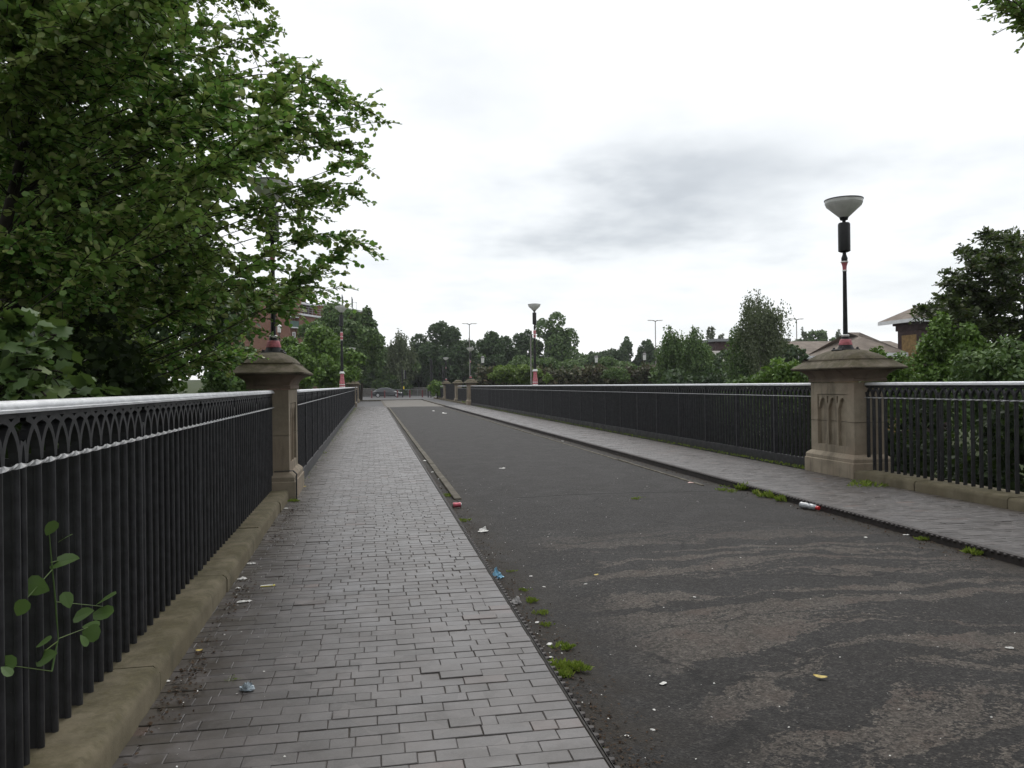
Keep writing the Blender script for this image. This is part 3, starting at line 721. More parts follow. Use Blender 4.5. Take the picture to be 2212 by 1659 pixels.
# weathered lead feet would be too small to see; stone kerbs carry the end railings
def kerb_wall(xa, xb, ya, yb, label, face, rz=0.0):
    root = empty('stone_kerb', ((xa + xb) / 2, ya, 0), label, 'stone kerb', 'stone kerbs under the end railings', rz)
    cx = (xa + xb) / 2; hw = (xb - xa) / 2; y = ya
    q = random.Random(int(xa * 10)); cuts = []
    for cpos in ([0.2, 2.35, 4.47, 6.55, 8.7, 10.6] if face > 0 else [6.6, 8.6, 10.3]):
        if ya + .3 < cpos < yb - .3: cuts.append(cpos)
    pts = [ya] + cuts + [yb]
    for a, b_ in zip(pts[:-1], pts[1:]):
        dz = q.uniform(-.006, .006); dx = q.uniform(-.008, .008); rs_ = []
        ns = max(2, int((b_ - a) / .12))
        for t in np.linspace(0, 1, ns + 1):
            yy = a + .006 + (b_ - a - .012) * t - ya
            jit = lambda s_=.004: q.uniform(-s_, s_)
            e_ = .012 if t in (0., 1.) else 0
            rs_.append([(-hw + dx, yy, -.2), (-hw + dx, yy, ZP - .01 + dz), (-hw + .01 + dx, yy, ZP + dz + jit(.002) - e_), (hw - .035 + dx + jit(), yy, ZP + dz + jit(.003) - e_), (hw - .012 + dx + jit(), yy, ZP - .018 + dz + jit(.003) - e_), (hw + dx + jit(), yy, ZP - .05 + dz), (hw + dx + jit(), yy, -.2)])
        if face < 0: rs_ = [[(-p[0], p[1], p[2]) for p in r_] for r_ in rs_]
        MB().rings(rs_).build('stone', 'plinth_stone', root, 60)
kx = left_edge(Y0 - 7 * PL); kerb_wall(kx - .5, kx, Y0 - 7 * PL, Y0 - .095, 'weathered stone kerb under the railing beside the leafy tree', 1, .0111)
kerb_wall(XR, 8.12, 5.05, Y0 - .095, 'mossy stone kerb under the short railing across the road', -1)

# far end pillars, railings and lamps
fp = [(XPL - .17, YF + .62, 1, 'distant sandstone pillar with lamp at the far end of the long grey based railing', False),
      (XPL - .22, 81.0, 1, 'most distant sandstone pillar behind another on the brick footway side', True),
      (XPR, YF + 1.35, -1, 'distant sandstone pillar carrying a lamp where the long opposite railing ends', False),
      (XPR, 76.0, -1, 'distant pillar with pointed cap and no lamp, beside the tall black gate', True),
      (XPR, 88.5, -1, 'distant slim pillar with lamp between the black gate and the overgrown bush', True)]
for x, y, s_, lb, pl in fp:
    r_ = pillar(x, y, s_, lb, hy=.65 if not pl else .45, plain=pl)
lamp((XPL - .17, YF + .62, 2.118), 'small distant lamp on the pillar at the far end of the brick footway')
lamp((XPL - .22, 81.0, 2.118), 'tiny distant lamp showing just behind another lamp beside the dark tree')
lamp((XPR, YF + 1.35, 2.118), 'small distant lamp on the pillar in front of the plain grey lamp column')
lamp((XPR, 88.5, 2.118), 'tiny distant lamp on the pillar beside the overgrown bush')
railing(XPL - .1, YF + 1.3, 80.5, -.06, 'short distant railing between the two far pillars on the brick footway side', 1, band=.2, bandmat='grey_iron', twist=False, nbar=0, simple_=True)
railing(RXR, YF + 2.05, 75.5, .12, 'short distant railing between lamp pillar and pointed pillar across the road', -1, band=.25, twist=False, nbar=0, simple_=True)
g = empty('iron_gate', (RXR, 76.5, 0), 'tall dark iron gate between two distant pillars across the road', 'gate')
MB().box(-.03, 0, .1, .03, 11.5, 1.74).build('gate_panel', 'black_iron', g)
m_ = MB()
for i in range(28): m_.box(-.05, .2 + i * .41, .1, -.031, .24 + i * .41, 1.78)
m_.build('gate_bars', 'black_iron', g)['kind'] = 'stuff'
railing(RXR, 89.0, 101.0, .1, 'last short railing half hidden by the overgrown bush', -1, band=.25, twist=False, nbar=0, simple_=True)
tag(MB().box(XR - .05, YF + 2, -.2, 8.2, 102, .12).build('low_wall', 'plinth_stone'), 'low stone wall under the distant short railings', 'wall')

# far surfaces
tag(MB().box(KL + .05, YF + .004, -.25, KR - .02, 97, -.088).build('concrete_apron', 'old_concrete'), 'pale concrete stretch of road beyond the bridge', None, None, 'structure')
tag(MB().box(XL - .55, YF + .004, -.25, KL - .12, 88, -.012).build('far_footway', 'far_asphalt'), 'dark asphalt footway beyond the brick footway', None, None, 'structure')
tag(MB().box(KL - .12, YF + .004, -.25, KL + .05, 92, .0, .01).build('kerb_line', 'gutter_stone'), 'pale kerb stones beyond the end of the brick footway', None, None, 'structure')
tag(MB().box(KR - .02, YF + .004, -.25, KR + .14, 92, .002, .01).build('kerb_line', 'gutter_stone'), 'pale kerb stones beyond the end of the studded kerb', None, None, 'structure')
tag(MB().box(KR + .14, YF + .004, -.25, XR - .05, 100, -.01).build('far_footway', 'far_asphalt'), 'dark footway beside the distant pillars and gate', None, None, 'structure')
tag(MB().box(-60, 97.004, -.27, 60, 131, -.04).build('cross_street', 'far_asphalt'), 'grey street crossing beyond the end of the bridge', None, None, 'structure')
tag(MB().box(-3, 96.7, -.2, 7.2, 97.0, -.02, .01).build('kerb_line', 'gutter_stone'), 'dark kerb line where the bridge road meets the crossing street', None, None, 'structure')

# ------------------------------------------------------------------ foliage machinery
LT = {  # templates: vertices (along, across, up), faces
 'round': (np.array([(0, 0, 0), (.30, -.36, .05), (.72, -.40, .03), (1, -.08, -.06), (1, .08, -.06), (.72, .40, .03), (.30, .36, .05), (.5, 0, -.05)]), np.array([(0, 1, 2, 7), (7, 2, 3, 4), (7, 4, 5, 7 - 7 + 6), (0, 7, 6, 6)])),
 'card': (np.array([(0, -.5, 0), (1, -.5, .06), (1, .5, 0), (0, .5, .06)]), np.array([(0, 1, 2, 3)])),
 'dia': (np.array([(0, 0, 0), (.45, -.32, .07), (1, 0, -.05), (.45, .32, .07)]), np.array([(0, 1, 2, 3)])),
 'thin': (np.array([(0, 0, 0), (.45, -.17, .03), (1, 0, -.03), (.45, .17, .03)]), np.array([(0, 1, 2, 3)])),
}
LT['round'] = (LT['round'][0], np.array([(0, 1, 2, 7), (7, 2, 3, 4), (7, 4, 5, 6), (0, 7, 6, 0)]))
# split the round leaf into plain quads: two halves folded along the midrib
LT['round'] = (np.array([(0, 0, 0), (.28, -.36, .06), (.74, -.40, .03), (1, 0, -.07), (.74, .40, .03), (.28, .36, .06)]), np.array([(0, 1, 2, 3), (0, 3, 4, 5)]))
_lob = [(0, 0), (.02, .30), (.20, .34), (.34, .56), (.48, .36), (.66, .44), (.74, .22), (1.0, 0)]
_out = _lob + [(a_, -b_) for a_, b_ in _lob[-2:0:-1]]
LT['lobed'] = (np.array([(a_, b_, .09 * abs(b_) - .10 * a_ * a_) for a_, b_ in _out] + [(.34, 0, -.02)]), np.array([(i, (i + 1) % len(_out), len(_out)) for i in range(len(_out))]))
def nrmz(a): return a / np.maximum(np.linalg.norm(a, axis=-1, keepdims=True), 1e-9)
def leaves_mesh(name, P, U, N, S, shape, mat):
    T, Fc = LT[shape]
    U = nrmz(U); Wd = nrmz(np.cross(N, U)); N = np.cross(U, Wd)
    V = P[:, None, :] + S[:, None, None] * (T[None, :, 0, None] * U[:, None, :] + T[None, :, 1, None] * Wd[:, None, :] + T[None, :, 2, None] * N[:, None, :])
    k_ = len(T); Fq = (Fc[None] + (np.arange(len(P)) * k_)[:, None, None]).reshape(-1, Fc.shape[1])
    return npmesh(name, V.reshape(-1, 3), Fq, mat, True)
def bez(a, b, c, t): return a * (1 - t) ** 2 + 2 * b * t * (1 - t) + c * t * t
def bough_tree(name, label, cat, stems, tips, seed, ntwig, nleaf, lsize, twl, mat, shape='round', group=None, lift=.5, thick=.03, span=.45, trunk_r=.16, parts=('trunk', 'branches', 'foliage'), up=.75, keep=None, sparse=0):
    """stems: list of stem polylines; tips: list of points that boughs grow out to"""
    q = np.random.RandomState(seed)
    base = Vector(stems[0][0]); root = empty(name, base, label, cat, group)
    off = np.array(base)
    m_ = MB()
    for st in stems:
        st = [Vector(p) - base for p in st]; n = len(st)
        m_.tube(st, [trunk_r * (1 - .75 * i / (n - 1)) for i in range(n)], 9)
    m_.build(parts[0], 'bark', root, 60)
    br = MB(); P, U, N, S = [], [], [], []
    allp = np.array([p for st in stems for a, b_ in zip(st[:-1], st[1:]) for t in np.linspace(0, 1, 6) for p in [tuple(np.array(a) * (1 - t) + np.array(b_) * t)]])
    tw_v = []; tw_f = []
    for it_, tip in enumerate(tips):
        tip = np.array(tip, float)
        hd = np.linalg.norm(allp[:, :2] - tip[:2], axis=1)
        want = tip[2] - lift * hd
        s0 = allp[np.argmin(np.abs(allp[:, 2] - want) * .8 + hd * .35)]
        d = tip - s0; ln = np.linalg.norm(d)
        ctl = s0 + d * .5 + np.array([0, 0, .08 * ln]) + q.randn(3) * .12 * ln
        ts = np.linspace(0, 1, 9)
        cur = np.array([bez(s0, ctl, tip, t) for t in ts])
        r0 = thick * (.5 + .12 * ln)
        br.tube([Vector(p - off) for p in cur], [max(r0 * (1 - t) ** .8, .004) for t in ts], 5, False)
        nt_ = max(4, int(ntwig * q.uniform(.7, 1.3) * (.62 if it_ < sparse else 1)))
        tt = 1 - span * min(1.0, 2.2 / ln) * np.abs(q.rand(nt_)) ** 1.1; tt[0] = 1.0
        st = np.array([bez(s0, ctl, tip, t) for t in tt])
        bd = nrmz(np.array([bez(s0, ctl, tip, min(t + .02, 1.02)) - bez(s0, ctl, tip, t - .02) for t in tt]))
        dr = nrmz(bd * .9 + q.randn(nt_, 3) * np.array([.75, .75, .5]) + np.array([0, 0, -.05])); dr[0] = bd[0]
        L_ = twl * q.uniform(.5, 1.25, nt_) * (.75 + .4 * (1 - tt))
        nl = max(3, int(nleaf))
        t_ = (np.arange(nl) + .6)[None, :] / nl + q.uniform(-.03, .03, (nt_, nl))
        pos = st[:, None, :] + dr[:, None, :] * (L_[:, None] * t_)[..., None]
        pos[..., 2] -= (L_[:, None] * t_ * t_) * .22
        side = np.where(np.arange(nl) % 2 == 0, 1., -1.)[None, :, None]
        perp = nrmz(np.cross(dr, np.array([0, 0, 1.]) + q.randn(nt_, 3) * .3))[:, None, :]
        u = dr[:, None, :] * .7 + perp * side * .8 + q.randn(nt_, nl, 3) * .35 + np.array([0, 0, -.12])
        nn = np.array([0, 0, up]) + q.randn(nt_, nl, 3) * .5
        P.append(pos.reshape(-1, 3)); U.append(u.reshape(-1, 3)); N.append(nn.reshape(-1, 3))
        S.append((lsize * q.uniform(.50, 1.30, (nt_, nl)) * (1 - .25 * np.clip(t_, 0, 1))).ravel())
        # thin twigs
        for i in range(nt_):
            a = st[i]; mdl = a + dr[i] * L_[i] * .55 - np.array([0, 0, L_[i] * .0665]); e_ = a + dr[i] * L_[i] - np.array([0, 0, L_[i] * .22])
            b0 = len(tw_v); rr_ = lsize * .05
            sx = perp[i, 0] * rr_; sz = np.array([0, 0, rr_])
            for pt in (a, mdl, e_): tw_v.extend([pt + sx - off, pt - sx * .5 + sz - off, pt - sx * .5 - sz - off])
            for lv in (0, 3):
                for k_ in range(3): tw_f.append((b0 + lv + k_, b0 + lv + (k_ + 1) % 3, b0 + lv + 3 + (k_ + 1) % 3, b0 + lv + 3 + k_))
    bo = br.build(parts[1], 'bark', root, 60)
    o = link('twigs', npmesh('twigs', np.array(tw_v), np.array(tw_f), 'bark', True), root); o['kind'] = 'stuff'
    P, U, N, S = np.concatenate(P), np.concatenate(U), np.concatenate(N), np.concatenate(S)
    if keep is not None:
        kk = keep(P); P, U, N, S = P[kk], U[kk], N[kk], S[kk]
    link(parts[2], leaves_mesh(parts[2], P - off, U, N, S, shape, mat), root)
    return root
def blob_points(q, c, rad, n, nb, lo=.20, hi=.42, zmin=-.6):
    """points and normals on many uneven clumps spread through an ellipsoid"""
    d = nrmz(q.randn(nb * 3, 3)); d = d[d[:, 2] > zmin][:nb]; nb = len(d)
    bc = d * (q.uniform(.22, .86, nb) ** .6)[:, None]
    bc[:, :2] *= (1.12 - .30 * np.maximum(bc[:, 2:3], 0) + .10 * q.randn(nb, 1)); bc += q.randn(nb, 3) * .07
    br_ = q.uniform(lo, hi, nb) * (1.15 - .35 * np.linalg.norm(bc, axis=1))
    wgt = br_ ** 2; wgt /= wgt.sum(); i = q.choice(nb, n, p=wgt)
    e_ = nrmz(q.randn(n, 3) + np.array([0, 0, .35]))
    rr_ = br_[i] * (.72 + .38 * q.rand(n))
    p = bc[i] + e_ * rr_[:, None]
    return np.array(c) + p * np.array(rad), e_
def blob_tree(name, label, cat, base, ctr, rad, n, ls, mat, seed, nb=34, trunk=True, group=None, shape='card', lo=.20, hi=.42, bark='bark', zmin=-.6):
    q = np.random.RandomState(seed); base = Vector(base); ctr = Vector(ctr)
    root = empty(name, base, label, cat, group); off = np.array(base)
    P, E = blob_points(q, ctr, rad, n, nb, lo, hi, zmin)
    N = nrmz(E * .6 + np.array([0, 0, .55]) + q.randn(n, 3) * .5); U = q.randn(n, 3) + np.array([0, 0, -.25])
    link('crown', leaves_mesh('crown', P - off, U, N, ls * q.uniform(.6, 1.3, n), shape, mat), root)
    if trunk:
        h = ctr.z + rad[2] * .35; m_ = MB(); b0 = Vector((0, 0, 0)); t = Vector((ctr.x, ctr.y, h)) - base
        r_ = max(.06, .035 * rad[2] + .05)
        m_.tube([b0, t * .35 + Vector((q.randn() * .1, q.randn() * .1, 0)), t * .7, t], [r_, r_ * .8, r_ * .5, r_ * .2], 8)
        for k_ in range(6):
            s_ = t * q.uniform(.35, .75); a_ = q.uniform(0, 6.28); rr_ = q.uniform(.4, .8)
            e_ = s_ + Vector((math.cos(a_) * rad[0] * rr_, math.sin(a_) * rad[1] * rr_, rad[2] * q.uniform(.2, .6)))
            m_.tube([s_, (s_ + e_) / 2 + Vector((0, 0, -.05 * rad[2])), e_], [r_ * .45, r_ * .3, r_ * .08], 5)
        m_.build('trunk', bark, root, 60)
    return root
def weep_tree(name, label, base, ctr, rad, ns, seed, mat='birch_leaf', ls=.22, drop=2.2, group=None, fill=0):
    """birch: hanging strands of small leaves from the crown"""
    q = np.random.RandomState(seed); base = Vector(base); ctr = np.array(ctr); off = np.array(base); rad = np.array(rad)
    root = empty(name, base, label, 'tree', group)
    lob = nrmz(q.randn(16, 3)) * q.uniform(.35, .75, 16)[:, None]; lob[:, 2] = lob[:, 2] * 1.0
    li = q.randint(0, 16, ns)
    s0 = lob[li] + nrmz(q.randn(ns, 3)) * (q.rand(ns, 1) ** .5) * .36
    ln = q.uniform(.35, 1.0, ns) * drop; k_ = 16
    t = np.linspace(0, 1, k_)[None, :] + q.uniform(-.03, .03, (ns, k_))
    drift = q.randn(ns, 2) * .25 + np.array([.12, .0])
    pos = ctr + s0[:, None, :] * rad + 0.0
    pos = np.broadcast_to(pos, (ns, k_, 3)).copy()
    pos[..., 2] -= ln[:, None] * (t ** 1.2) - .25
    pos[..., :2] += drift[:, None, :] * (np.sqrt(np.abs(t)) * 1.6)[..., None]
    P = pos.reshape(-1, 3) + q.randn(ns * k_, 3) * .06
    U = np.array([0, 0, -1.]) + q.randn(len(P), 3) * .55; N = q.randn(len(P), 3)
    link('crown', leaves_mesh('crown', P - off, U, N, ls * q.uniform(.6, 1.3, len(P)), 'dia', mat), root)
    m_ = MB(); top = Vector(ctr) + Vector((0, 0, rad[2] * .8)) - base; r_ = .05 + .02 * rad[2]
    pts = [top * t_ + Vector((q.randn() * .12, q.randn() * .12, 0)) * t_ for t_ in np.linspace(0, 1, 6)]
    m_.tube(pts, [r_ * (1 - .88 * t_) for t_ in np.linspace(0, 1, 6)], 8)
    for k2 in range(9):
        s_ = pts[2 + k2 % 4]; l2 = lob[k2 % 16] * rad * .9 + ctr - off
        e_ = Vector(l2); m_.tube([s_, (s_ + e_) / 2 + Vector((0, 0, .15 * rad[2])), e_], [r_ * .35, r_ * .22, r_ * .07], 5)
    m_.build('trunk', 'birch_bark', root, 60)
    return root

# ------------------------------------------------------------------ the big alder
q = random.Random(11)
edge_tips = [(540, -10, 9), (530, 50, 9.5), (610, 130, 9.3), (580, 70, 9.0), (690, 195, 9.6), (625, 190, 9.2), (740, 205, 9.7), (806, 265, 10.0), (790, 235, 9.9), (735, 250, 9.5), (768, 345, 10.2), (742, 310, 9.4), (700, 300, 9.3),
             (765, 412, 10.1), (720, 400, 9.6), (690, 445, 10.2), (655, 470, 9.3), (655, 400, 9.4), (788, 530, 10.0), (735, 545, 9.9), (690, 510, 9.6), (690, 575, 10.2), (733, 622, 11.0), (640, 600, 9.8), 
             (600, 640, 10.2), (530, 765, 11.0), (600, 330, 9.0), (640, 250, 9.1), (560, 560, 9.4), (560, 640, 9.9), (500, 700, 10.3), (505, 770, 10.6),
             ]
tips = [at(x, y, d) for x, y, d in edge_tips]; n_edge = len(tips)
for gx_ in range(-190, 590, 55):
    for gy_ in range(-260, 810, 57):
        x, y = gx_ + q.uniform(-36, 36), gy_ + q.uniform(-36, 36)
        d = q.uniform(6.6, 11.6) if y < 640 else q.uniform(7.5, 11.5)
        if y > 650 and x < 350 and q.random() < .35: continue
        p = at(x, y, d)
        if p.x > -1.75 and p.z < 2.6: continue
        if x > 495 and 385 < y < 540: continue
        if x > 500 and y > 660: continue
        if x > 480 and y < 150: continue
        tips.append(p)
for k_ in range(34):           # boughs above the frame and on the far side of the crown
    tips.append(Vector((q.uniform(-8.5, -2.5), q.uniform(6, 15), q.uniform(6.5, 10.5))))
zb = tz(-5.0, 9.6)
stems = [[(-5.0, 9.6, zb), (-4.9, 9.7, 1.2), (-4.75, 9.55, 4.0), (-4.6, 9.7, 7.5), (-4.5, 9.8, 10.5)],
         [(-5.05, 9.5, zb + .4), (-5.6, 8.9, 1.5), (-6.1, 8.3, 4.5), (-6.3, 8.0, 8.5)],
         [(-4.95, 9.7, zb + .5), (-4.5, 10.4, 2.0), (-4.0, 10.9, 4.2), (-3.5, 11.2, 7.0)],
         [(-5.0, 9.6, zb + .3), (-4.3, 9.0, 1.0), (-3.7, 8.6, 2.6), (-3.1, 8.4, 4.8)]]
def keep_a(P):                # nothing grows through the footway side of the railing low down
    return ~((P[:, 0] > -1.62) & (P[:, 2] < 1.75))
bough_tree('alder_tree', 'large leafy green tree overhanging the railing and covering the near pillar lamp', 'tree', stems, tips, 5, 40, 12, .082, .44, 'alder_leaf', 'round', keep=keep_a, span=.60, trunk_r=.13, thick=.012, sparse=n_edge)

# darker trees standing behind it
def bg(px, top, bot, width, d, depth_ratio=1.0):
    c = at(px, (top + bot) / 2, d); rz_ = (bot - top) / 2 * d / F; rx = width / 2 * d / F
    z0 = tz(c.x, c.y)
    return (c.x, c.y, z0), (c.x, c.y, c.z), (rx * .97, rx * .97 * depth_ratio, rz_ * .95)
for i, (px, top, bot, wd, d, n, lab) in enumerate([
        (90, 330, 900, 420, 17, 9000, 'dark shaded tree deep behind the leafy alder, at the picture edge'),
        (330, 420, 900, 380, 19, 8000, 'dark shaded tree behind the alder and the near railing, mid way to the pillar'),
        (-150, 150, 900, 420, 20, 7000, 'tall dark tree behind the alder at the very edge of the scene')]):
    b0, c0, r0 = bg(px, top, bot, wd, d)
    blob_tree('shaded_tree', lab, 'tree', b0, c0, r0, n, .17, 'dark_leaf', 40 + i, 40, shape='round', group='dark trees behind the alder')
# low brambles right behind the near railing
bgb_later = True
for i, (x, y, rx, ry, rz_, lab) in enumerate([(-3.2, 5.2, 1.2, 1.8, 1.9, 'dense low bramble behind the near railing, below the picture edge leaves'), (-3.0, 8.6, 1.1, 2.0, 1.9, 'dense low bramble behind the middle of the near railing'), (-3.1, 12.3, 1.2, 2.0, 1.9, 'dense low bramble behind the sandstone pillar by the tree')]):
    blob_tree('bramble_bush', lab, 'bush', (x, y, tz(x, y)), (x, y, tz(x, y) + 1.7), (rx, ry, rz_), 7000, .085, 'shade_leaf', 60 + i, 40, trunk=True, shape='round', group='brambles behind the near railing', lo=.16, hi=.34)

# pale broad-leaved sapling at the frame edge
sy = [at(x, y, d) for x, y, d in [(15, 690, 4.3), (55, 700, 4.4), (95, 720, 4.6), (20, 745, 4.2), (75, 760, 4.4), (35, 790, 4.2), (110, 800, 4.5), (10, 830, 4.1), (70, 835, 4.3), (140, 850, 4.8), (180, 845, 5.0), (-20, 760, 4.3), (220, 840, 5.3), (40, 850, 4.2)]]
bx = at(25, 900, 4.5)
bough_tree('sapling', 'pale green broad leaved sapling rising behind the silver handrail', 'sapling', [[(bx.x, bx.y, tz(bx.x, bx.y)), (bx.x, bx.y, .4), (bx.x + .05, bx.y + .05, 1.3), tuple(at(45, 700, 4.5))]], sy, 9, 5, 4, .12, .18, 'sycamore_leaf', 'lobed', trunk_r=.02, thick=.012, lift=.3, keep=lambda P: P[:, 0] < -1.50)

# leaves pushing through the bars
root = empty('alder_shoot', on_x(110, 1450, -1.36), 'green shoot with round leaves poking through the near bars', 'plant')
lf_px = [(140, 1211, 58, -170), (80, 1266, 50, 160), (47, 1313, 36, 60), (145, 1296, 34, 110), (180, 1327, 44, 200), (219, 1326, 48, 10), (228, 1294, 46, 30), (194, 1368, 46, 15), (181, 1384, 26, -60), (100, 1419, 44, 200), (94, 1388, 34, 30), (12, 1433, 40, -10), (14, 1450, 26, -40), (110, 1141, 34, 60), (140, 1163, 32, 30), (196, 1352, 34, 5)]
rl_ = np.random.RandomState(4)
T = [(0, 0), (.12, .14), (.35, .31), (.64, .40), (.87, .31), (.985, .06), (.96, -.06), (.85, -.29), (.62, -.37), (.35, -.30), (.12, -.13)]
org = np.array(root.location)
for px, py, sz, ang in lf_px:
    c = np.array(on_x(px, py, -1.338 + rl_.uniform(0, .04))); s_ = sz * (np.linalg.norm(c - [0, 0, H])) * .97 / F
    a_ = R(ang); v = (c - [0, 0, H]); v /= np.linalg.norm(v)
    rt = np.array(CM @ Vector((1, 0, 0))); upv = np.array(CM @ Vector((0, 1, 0)))
    U_ = rt * math.cos(a_) + upv * math.sin(a_); N_ = -v * .75 + np.array([0, 0, .55]) + rl_.randn(3) * .55
    U_ /= np.linalg.norm(U_); W_ = np.cross(N_, U_); W_ /= np.linalg.norm(W_); N_ = np.cross(U_, W_)
    vs_ = [c - org + s_ * ((t - .5) * U_ + w_ * W_ + (.10 * abs(w_) - .10 * (t - .4) ** 2) * N_) for t, w_ in T] + [c - org + s_ * (t - .5) * U_ - s_ * .10 * (t - .4) ** 2 * N_ for t in (.2, .45, .75)]
    fs = [(0, 1, 11), (1, 2, 12, 11), (2, 3, 12), (3, 4, 13, 12), (4, 5, 13), (5, 6, 13), (6, 7, 13), (7, 8, 12, 13), (8, 9, 12), (9, 10, 11, 12), (10, 0, 11)]
    me = bpy.data.meshes.new('leaf'); me.from_pydata([tuple(p) for p in vs_], [], fs); finish(me, 'shoot_leaf')
    link('leaf', me, root)
sp = [tuple(np.array(on_x(x, y, -1.335)) - org) for x, y in ((112, 1450), (125, 1380), (120, 1300), (112, 1220), (106, 1150))]
m_ = MB().tube(sp, [.004, .004, .0035, .003, .002], 5)
for a_, b_ in (((120, 1300), (222, 1310)), ((125, 1380), (190, 1355)), ((125, 1385), (98, 1405)), ((113, 1230), (60, 1290)), ((110, 1215), (150, 1205)), ((112, 1450), (12, 1436))):
    m_.tube([tuple(np.array(on_x(*a_, -1.335)) - org), tuple(np.array(on_x(*b_, -1.325)) - org)], [.0025, .0015], 5)
m_.build('stem', 'sycamore_leaf', root)

# twig of a tree overhanging from beyond the frame
tr = [at(x, y, d) for x, y, d in [(2150, -5, 7.0), (2175, 15, 7.1), (2200, 20, 7.0), (2225, 25, 7.2), (2195, -30, 7.2), (2235, -10, 7.4), (2260, 30, 7.5), (2300, -40, 7.6), (2280, 0, 7.0), (2160, -25, 7.1), (2185, 5, 7.3), (2215, 8, 7.2), (2200, 40, 7.2), (2222, 45, 7.1), (2240, 15, 7.0)]]
tr += [at(q.uniform(2420, 3300), q.uniform(-700, 250), q.uniform(6.5, 9.5)) for _ in range(34)]
bough_tree('overhanging_tree', 'tree reaching one dark leafy twig into the top corner of the sky', 'tree', [[(13.5, 6.5, tz(13.5, 6.5)), (13.3, 6.6, 2), (12.4, 6.6, 5), (11.5, 6.5, 7.0)]], tr, 21, 17, 10, .078, .32, 'alder_leaf', 'dia', trunk_r=.16)

# ------------------------------------------------------------------ vegetation across the road
rt_px = [(2130, 505), (2085, 540), (2110, 570), (2055, 590), (2045, 645), (2090, 620), (2025, 662), (1998, 668), (2040, 690), (2150, 545), (2190, 520), (2225, 515), (2160, 600), (2200, 570), (2240, 560), (2130, 650), (2180, 640), (2230, 620), (2080, 690), (2130, 700), (2180, 700), (2230, 690), (2060, 730), (2110, 745), (2160, 750), (2210, 750), (2250, 740), (2290, 600), (2300, 680), (2290, 540), (2330, 620), (2340, 700), (2360, 580), (2200, 800), (2150, 800), (2260, 800), (2100, 790), (2320, 780)]
qq = random.Random(5)
tips = []
for x, y in rt_px:
    for k_ in range(2): tips.append(at(x + qq.uniform(-8, 14) * k_, y + qq.uniform(-8, 20) * k_, 22 + qq.uniform(-2.4, 2.4)))
c = at(2230, 830, 22)
bough_tree('ash_tree', 'dark spreading tree overhanging the bushes beside the square tower', 'tree', [[(c.x, c.y, tz(c.x, c.y)), (c.x, c.y, 0), (c.x - .2, c.y, 2.6), (c.x + .1, c.y + .2, 5.2)], [(c.x, c.y, -.5), (c.x - .8, c.y - .2, 1.8), (c.x - 1.6, c.y - .3, 3.2)]], tips, 31, 44, 10, .165, .55, 'ash_leaf', 'dia', trunk_r=.2, span=.6, thick=.018)
def bgb(name, label, cat, px, top, bot, wd, d, n, ls, mat, seed, group=None, nb=34, trunk=True, ratio=1.0, shape='card', **kw):
    b0, c0, r0 = bg(px, top, bot, wd, d, ratio)
    return blob_tree(name, label, cat, b0, c0, r0, n, ls, mat, seed, nb, trunk, group, shape, **kw)
G2 = 'bushes behind the opposite railing'
bgb('bush', 'tall light green bush in front of the square brick tower', 'bush', 2048, 688, 960, 150, 19, 10000, .11, 'bright_leaf', 71, G2, 40, shape='dia')
bgb('bush', 'rounded green bush behind the carved pillar, below the roof', 'bush', 1925, 752, 960, 130, 17, 6500, .09, 'bright_leaf', 72, G2, 34, shape='dia')
bgb('bush', 'dark bush under the spreading tree at the picture edge', 'bush', 2190, 740, 1000, 260, 16.5, 9000, .12, 'mid_leaf', 73, G2, 44, shape='dia')
bgb('bush', 'fresh green bush behind the railing next to the carved pillar, below the birch', 'bush', 1690, 772, 960, 130, 24, 6000, .13, 'bright_leaf', 74, G2, 34, shape='dia')
bgb('bush', 'low green bush behind the long railing near the birch foot', 'bush', 1610, 815, 960, 160, 25, 5000, .15, 'mid_leaf', 75, G2, 30, shape='dia')
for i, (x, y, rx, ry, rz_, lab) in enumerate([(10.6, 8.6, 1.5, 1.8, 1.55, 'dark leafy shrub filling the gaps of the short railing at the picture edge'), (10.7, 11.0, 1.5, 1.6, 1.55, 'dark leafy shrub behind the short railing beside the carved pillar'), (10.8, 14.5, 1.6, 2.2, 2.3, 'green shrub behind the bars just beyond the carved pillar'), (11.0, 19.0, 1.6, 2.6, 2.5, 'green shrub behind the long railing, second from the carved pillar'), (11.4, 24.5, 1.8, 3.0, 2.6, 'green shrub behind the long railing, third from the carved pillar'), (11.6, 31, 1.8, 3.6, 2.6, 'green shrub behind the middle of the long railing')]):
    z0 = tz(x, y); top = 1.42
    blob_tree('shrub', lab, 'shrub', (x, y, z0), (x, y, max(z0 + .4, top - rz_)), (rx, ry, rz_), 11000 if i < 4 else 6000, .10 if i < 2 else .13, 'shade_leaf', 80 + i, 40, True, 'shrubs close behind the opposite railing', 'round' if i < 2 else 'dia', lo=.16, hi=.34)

bgb('bush', 'dark leafy bush just behind the domed pillar, below the alder', 'bush', 505, 745, 930, 150, 17, 9000, .10, 'mid_leaf', 76, None, 44, shape='dia')
